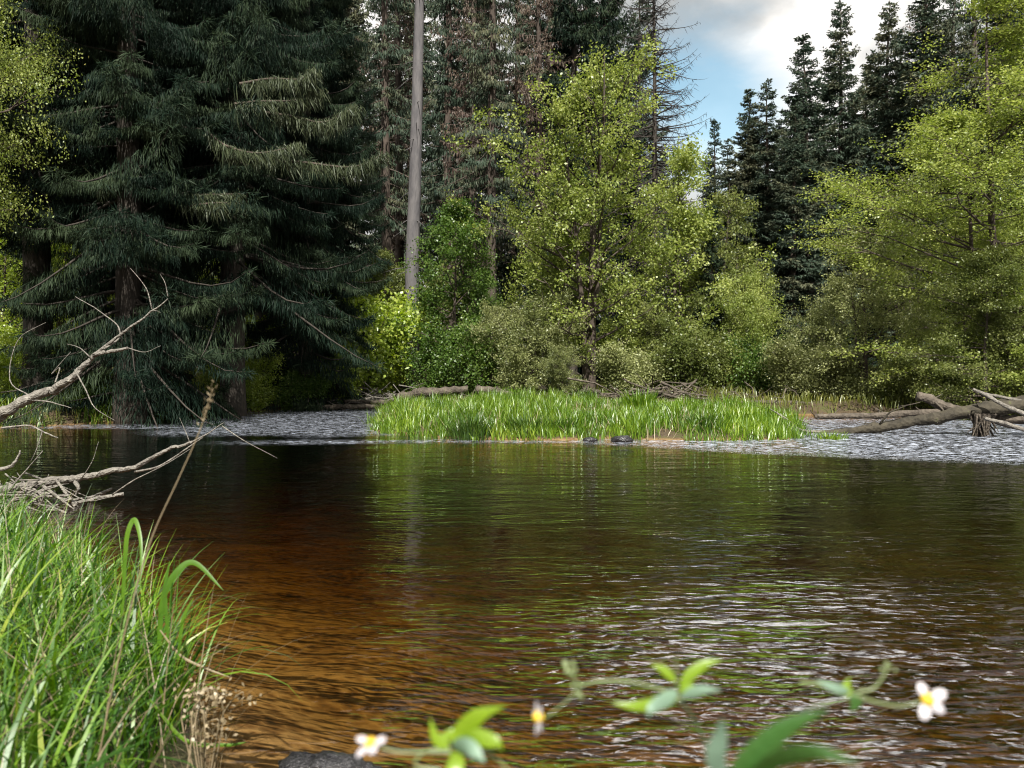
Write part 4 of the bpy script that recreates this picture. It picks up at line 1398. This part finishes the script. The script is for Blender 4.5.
# ------------------------------------------------------------------ world, sun, camera
SUN_AZ, SUN_EL = 180.0, 48.0      # degrees from +Y towards +X, elevation
w = bpy.data.worlds.new('World')
scene.world = w
w.use_nodes = True
N, L = w.node_tree.nodes, w.node_tree.links
N.clear()
sky = N.new('ShaderNodeTexSky')
sky.sky_type = 'NISHITA'
sky.sun_disc = False
sky.sun_elevation = R(SUN_EL)
sky.sun_rotation = R(SUN_AZ)
sky.ozone_density = 1.5
tc = N.new('ShaderNodeTexCoord')
mp = N.new('ShaderNodeMapping')
mp.inputs['Scale'].default_value = (1, 1, 1.8)
mp.inputs['Location'].default_value = (.35, .1, .0)
L.new(tc.outputs['Generated'], mp.inputs[0])
nz = N.new('ShaderNodeTexNoise')
nz.inputs['Scale'].default_value = 2.4
nz.inputs['Detail'].default_value = 9
nz.inputs['Roughness'].default_value = .55
nz.inputs['Distortion'].default_value = .3
L.new(mp.outputs[0], nz.inputs['Vector'])
# one clear gap low over the ridge
gd = N.new('ShaderNodeVectorMath')
gd.operation = 'DISTANCE'
gdir = norm(P(718, 108, 10) - np.array([0, 0, CH]))
gd.inputs[1].default_value = tuple(gdir)
L.new(tc.outputs['Generated'], gd.inputs[0])
gr = N.new('ShaderNodeMapRange')
gr.inputs['From Min'].default_value = .02
gr.inputs['From Max'].default_value = .15
gr.inputs['To Min'].default_value = .34
gr.inputs['To Max'].default_value = 0
L.new(gd.outputs['Value'], gr.inputs['Value'])
sb = N.new('ShaderNodeMath')
sb.operation = 'SUBTRACT'
L.new(nz.outputs['Fac'], sb.inputs[0])
L.new(gr.outputs[0], sb.inputs[1])
cm = ramp(N, [(.14, (.12, .12, .12)), (.36, (1, 1, 1))])
L.new(sb.outputs[0], cm.inputs['Fac'])
nz2 = N.new('ShaderNodeTexNoise')
nz2.inputs['Scale'].default_value = 5
nz2.inputs['Detail'].default_value = 7
L.new(mp.outputs[0], nz2.inputs['Vector'])
cc = ramp(N, [(.36, (.30, .31, .31)), (.48, (.46, .455, .44)), (.58, (.68, .66, .63))])
L.new(nz2.outputs['Fac'], cc.inputs['Fac'])
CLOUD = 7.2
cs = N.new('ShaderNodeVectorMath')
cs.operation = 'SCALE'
# bright patch added to the sky above the view, for white sparkles on the water
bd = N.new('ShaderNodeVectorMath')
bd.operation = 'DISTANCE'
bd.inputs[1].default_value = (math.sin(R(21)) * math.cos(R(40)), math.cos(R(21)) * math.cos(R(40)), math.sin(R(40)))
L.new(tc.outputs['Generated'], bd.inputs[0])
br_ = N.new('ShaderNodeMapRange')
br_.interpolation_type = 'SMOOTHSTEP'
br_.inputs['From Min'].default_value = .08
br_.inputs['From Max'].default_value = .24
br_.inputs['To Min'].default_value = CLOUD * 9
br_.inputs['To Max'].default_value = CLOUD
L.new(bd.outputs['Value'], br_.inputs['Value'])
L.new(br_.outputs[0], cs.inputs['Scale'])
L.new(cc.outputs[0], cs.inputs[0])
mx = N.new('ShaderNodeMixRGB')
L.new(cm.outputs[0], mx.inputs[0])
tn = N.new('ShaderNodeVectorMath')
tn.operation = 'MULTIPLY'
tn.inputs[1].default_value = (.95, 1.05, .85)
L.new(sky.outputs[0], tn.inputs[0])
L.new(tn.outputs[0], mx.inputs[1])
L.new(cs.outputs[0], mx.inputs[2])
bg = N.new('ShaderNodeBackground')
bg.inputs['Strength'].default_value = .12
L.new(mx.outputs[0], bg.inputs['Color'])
wo = N.new('ShaderNodeOutputWorld')
L.new(bg.outputs[0], wo.inputs['Surface'])

sl = bpy.data.lights.new('sun', 'SUN')
sl.energy = 5.0
sl.angle = R(.5)
sl.color = (1, .95, .86)
so = bpy.data.objects.new('sun', sl)
COL.objects.link(so)
a, e = R(SUN_AZ), R(SUN_EL)
from mathutils import Vector
so.rotation_euler = Vector((math.sin(a) * math.cos(e), math.cos(a) * math.cos(e), math.sin(e))).to_track_quat('Z', 'Y').to_euler()

cam = bpy.data.cameras.new('camera')
cam.sensor_width = 36
cam.lens = F / 1024 * 36
cam.shift_y = (HY - 384) / 1024
cam.clip_start = .05
cam.clip_end = 2000
cam.dof.use_dof = True
cam.dof.focus_distance = 14
cam.dof.aperture_fstop = 4.2
co = bpy.data.objects.new('camera', cam)
COL.objects.link(co)
co.location = (0, 0, CH)
co.rotation_euler = (R(90), 0, 0)
scene.camera = co

scene.view_settings.view_transform = 'Standard'
scene.view_settings.look = 'None'
scene.view_settings.exposure = 1.0
scene.view_settings.gamma = 1
scene.cycles.use_denoising = True
scene.cycles.filter_width = 1.1
scene.cycles.max_bounces = 8
scene.cycles.diffuse_bounces = 3
scene.cycles.glossy_bounces = 3
scene.cycles.transmission_bounces = 4
scene.cycles.transparent_max_bounces = 8
scene.cycles.volume_bounces = 0
scene.cycles.caustics_reflective = False
scene.cycles.caustics_refractive = False
scene.cycles.sample_clamp_indirect = 4
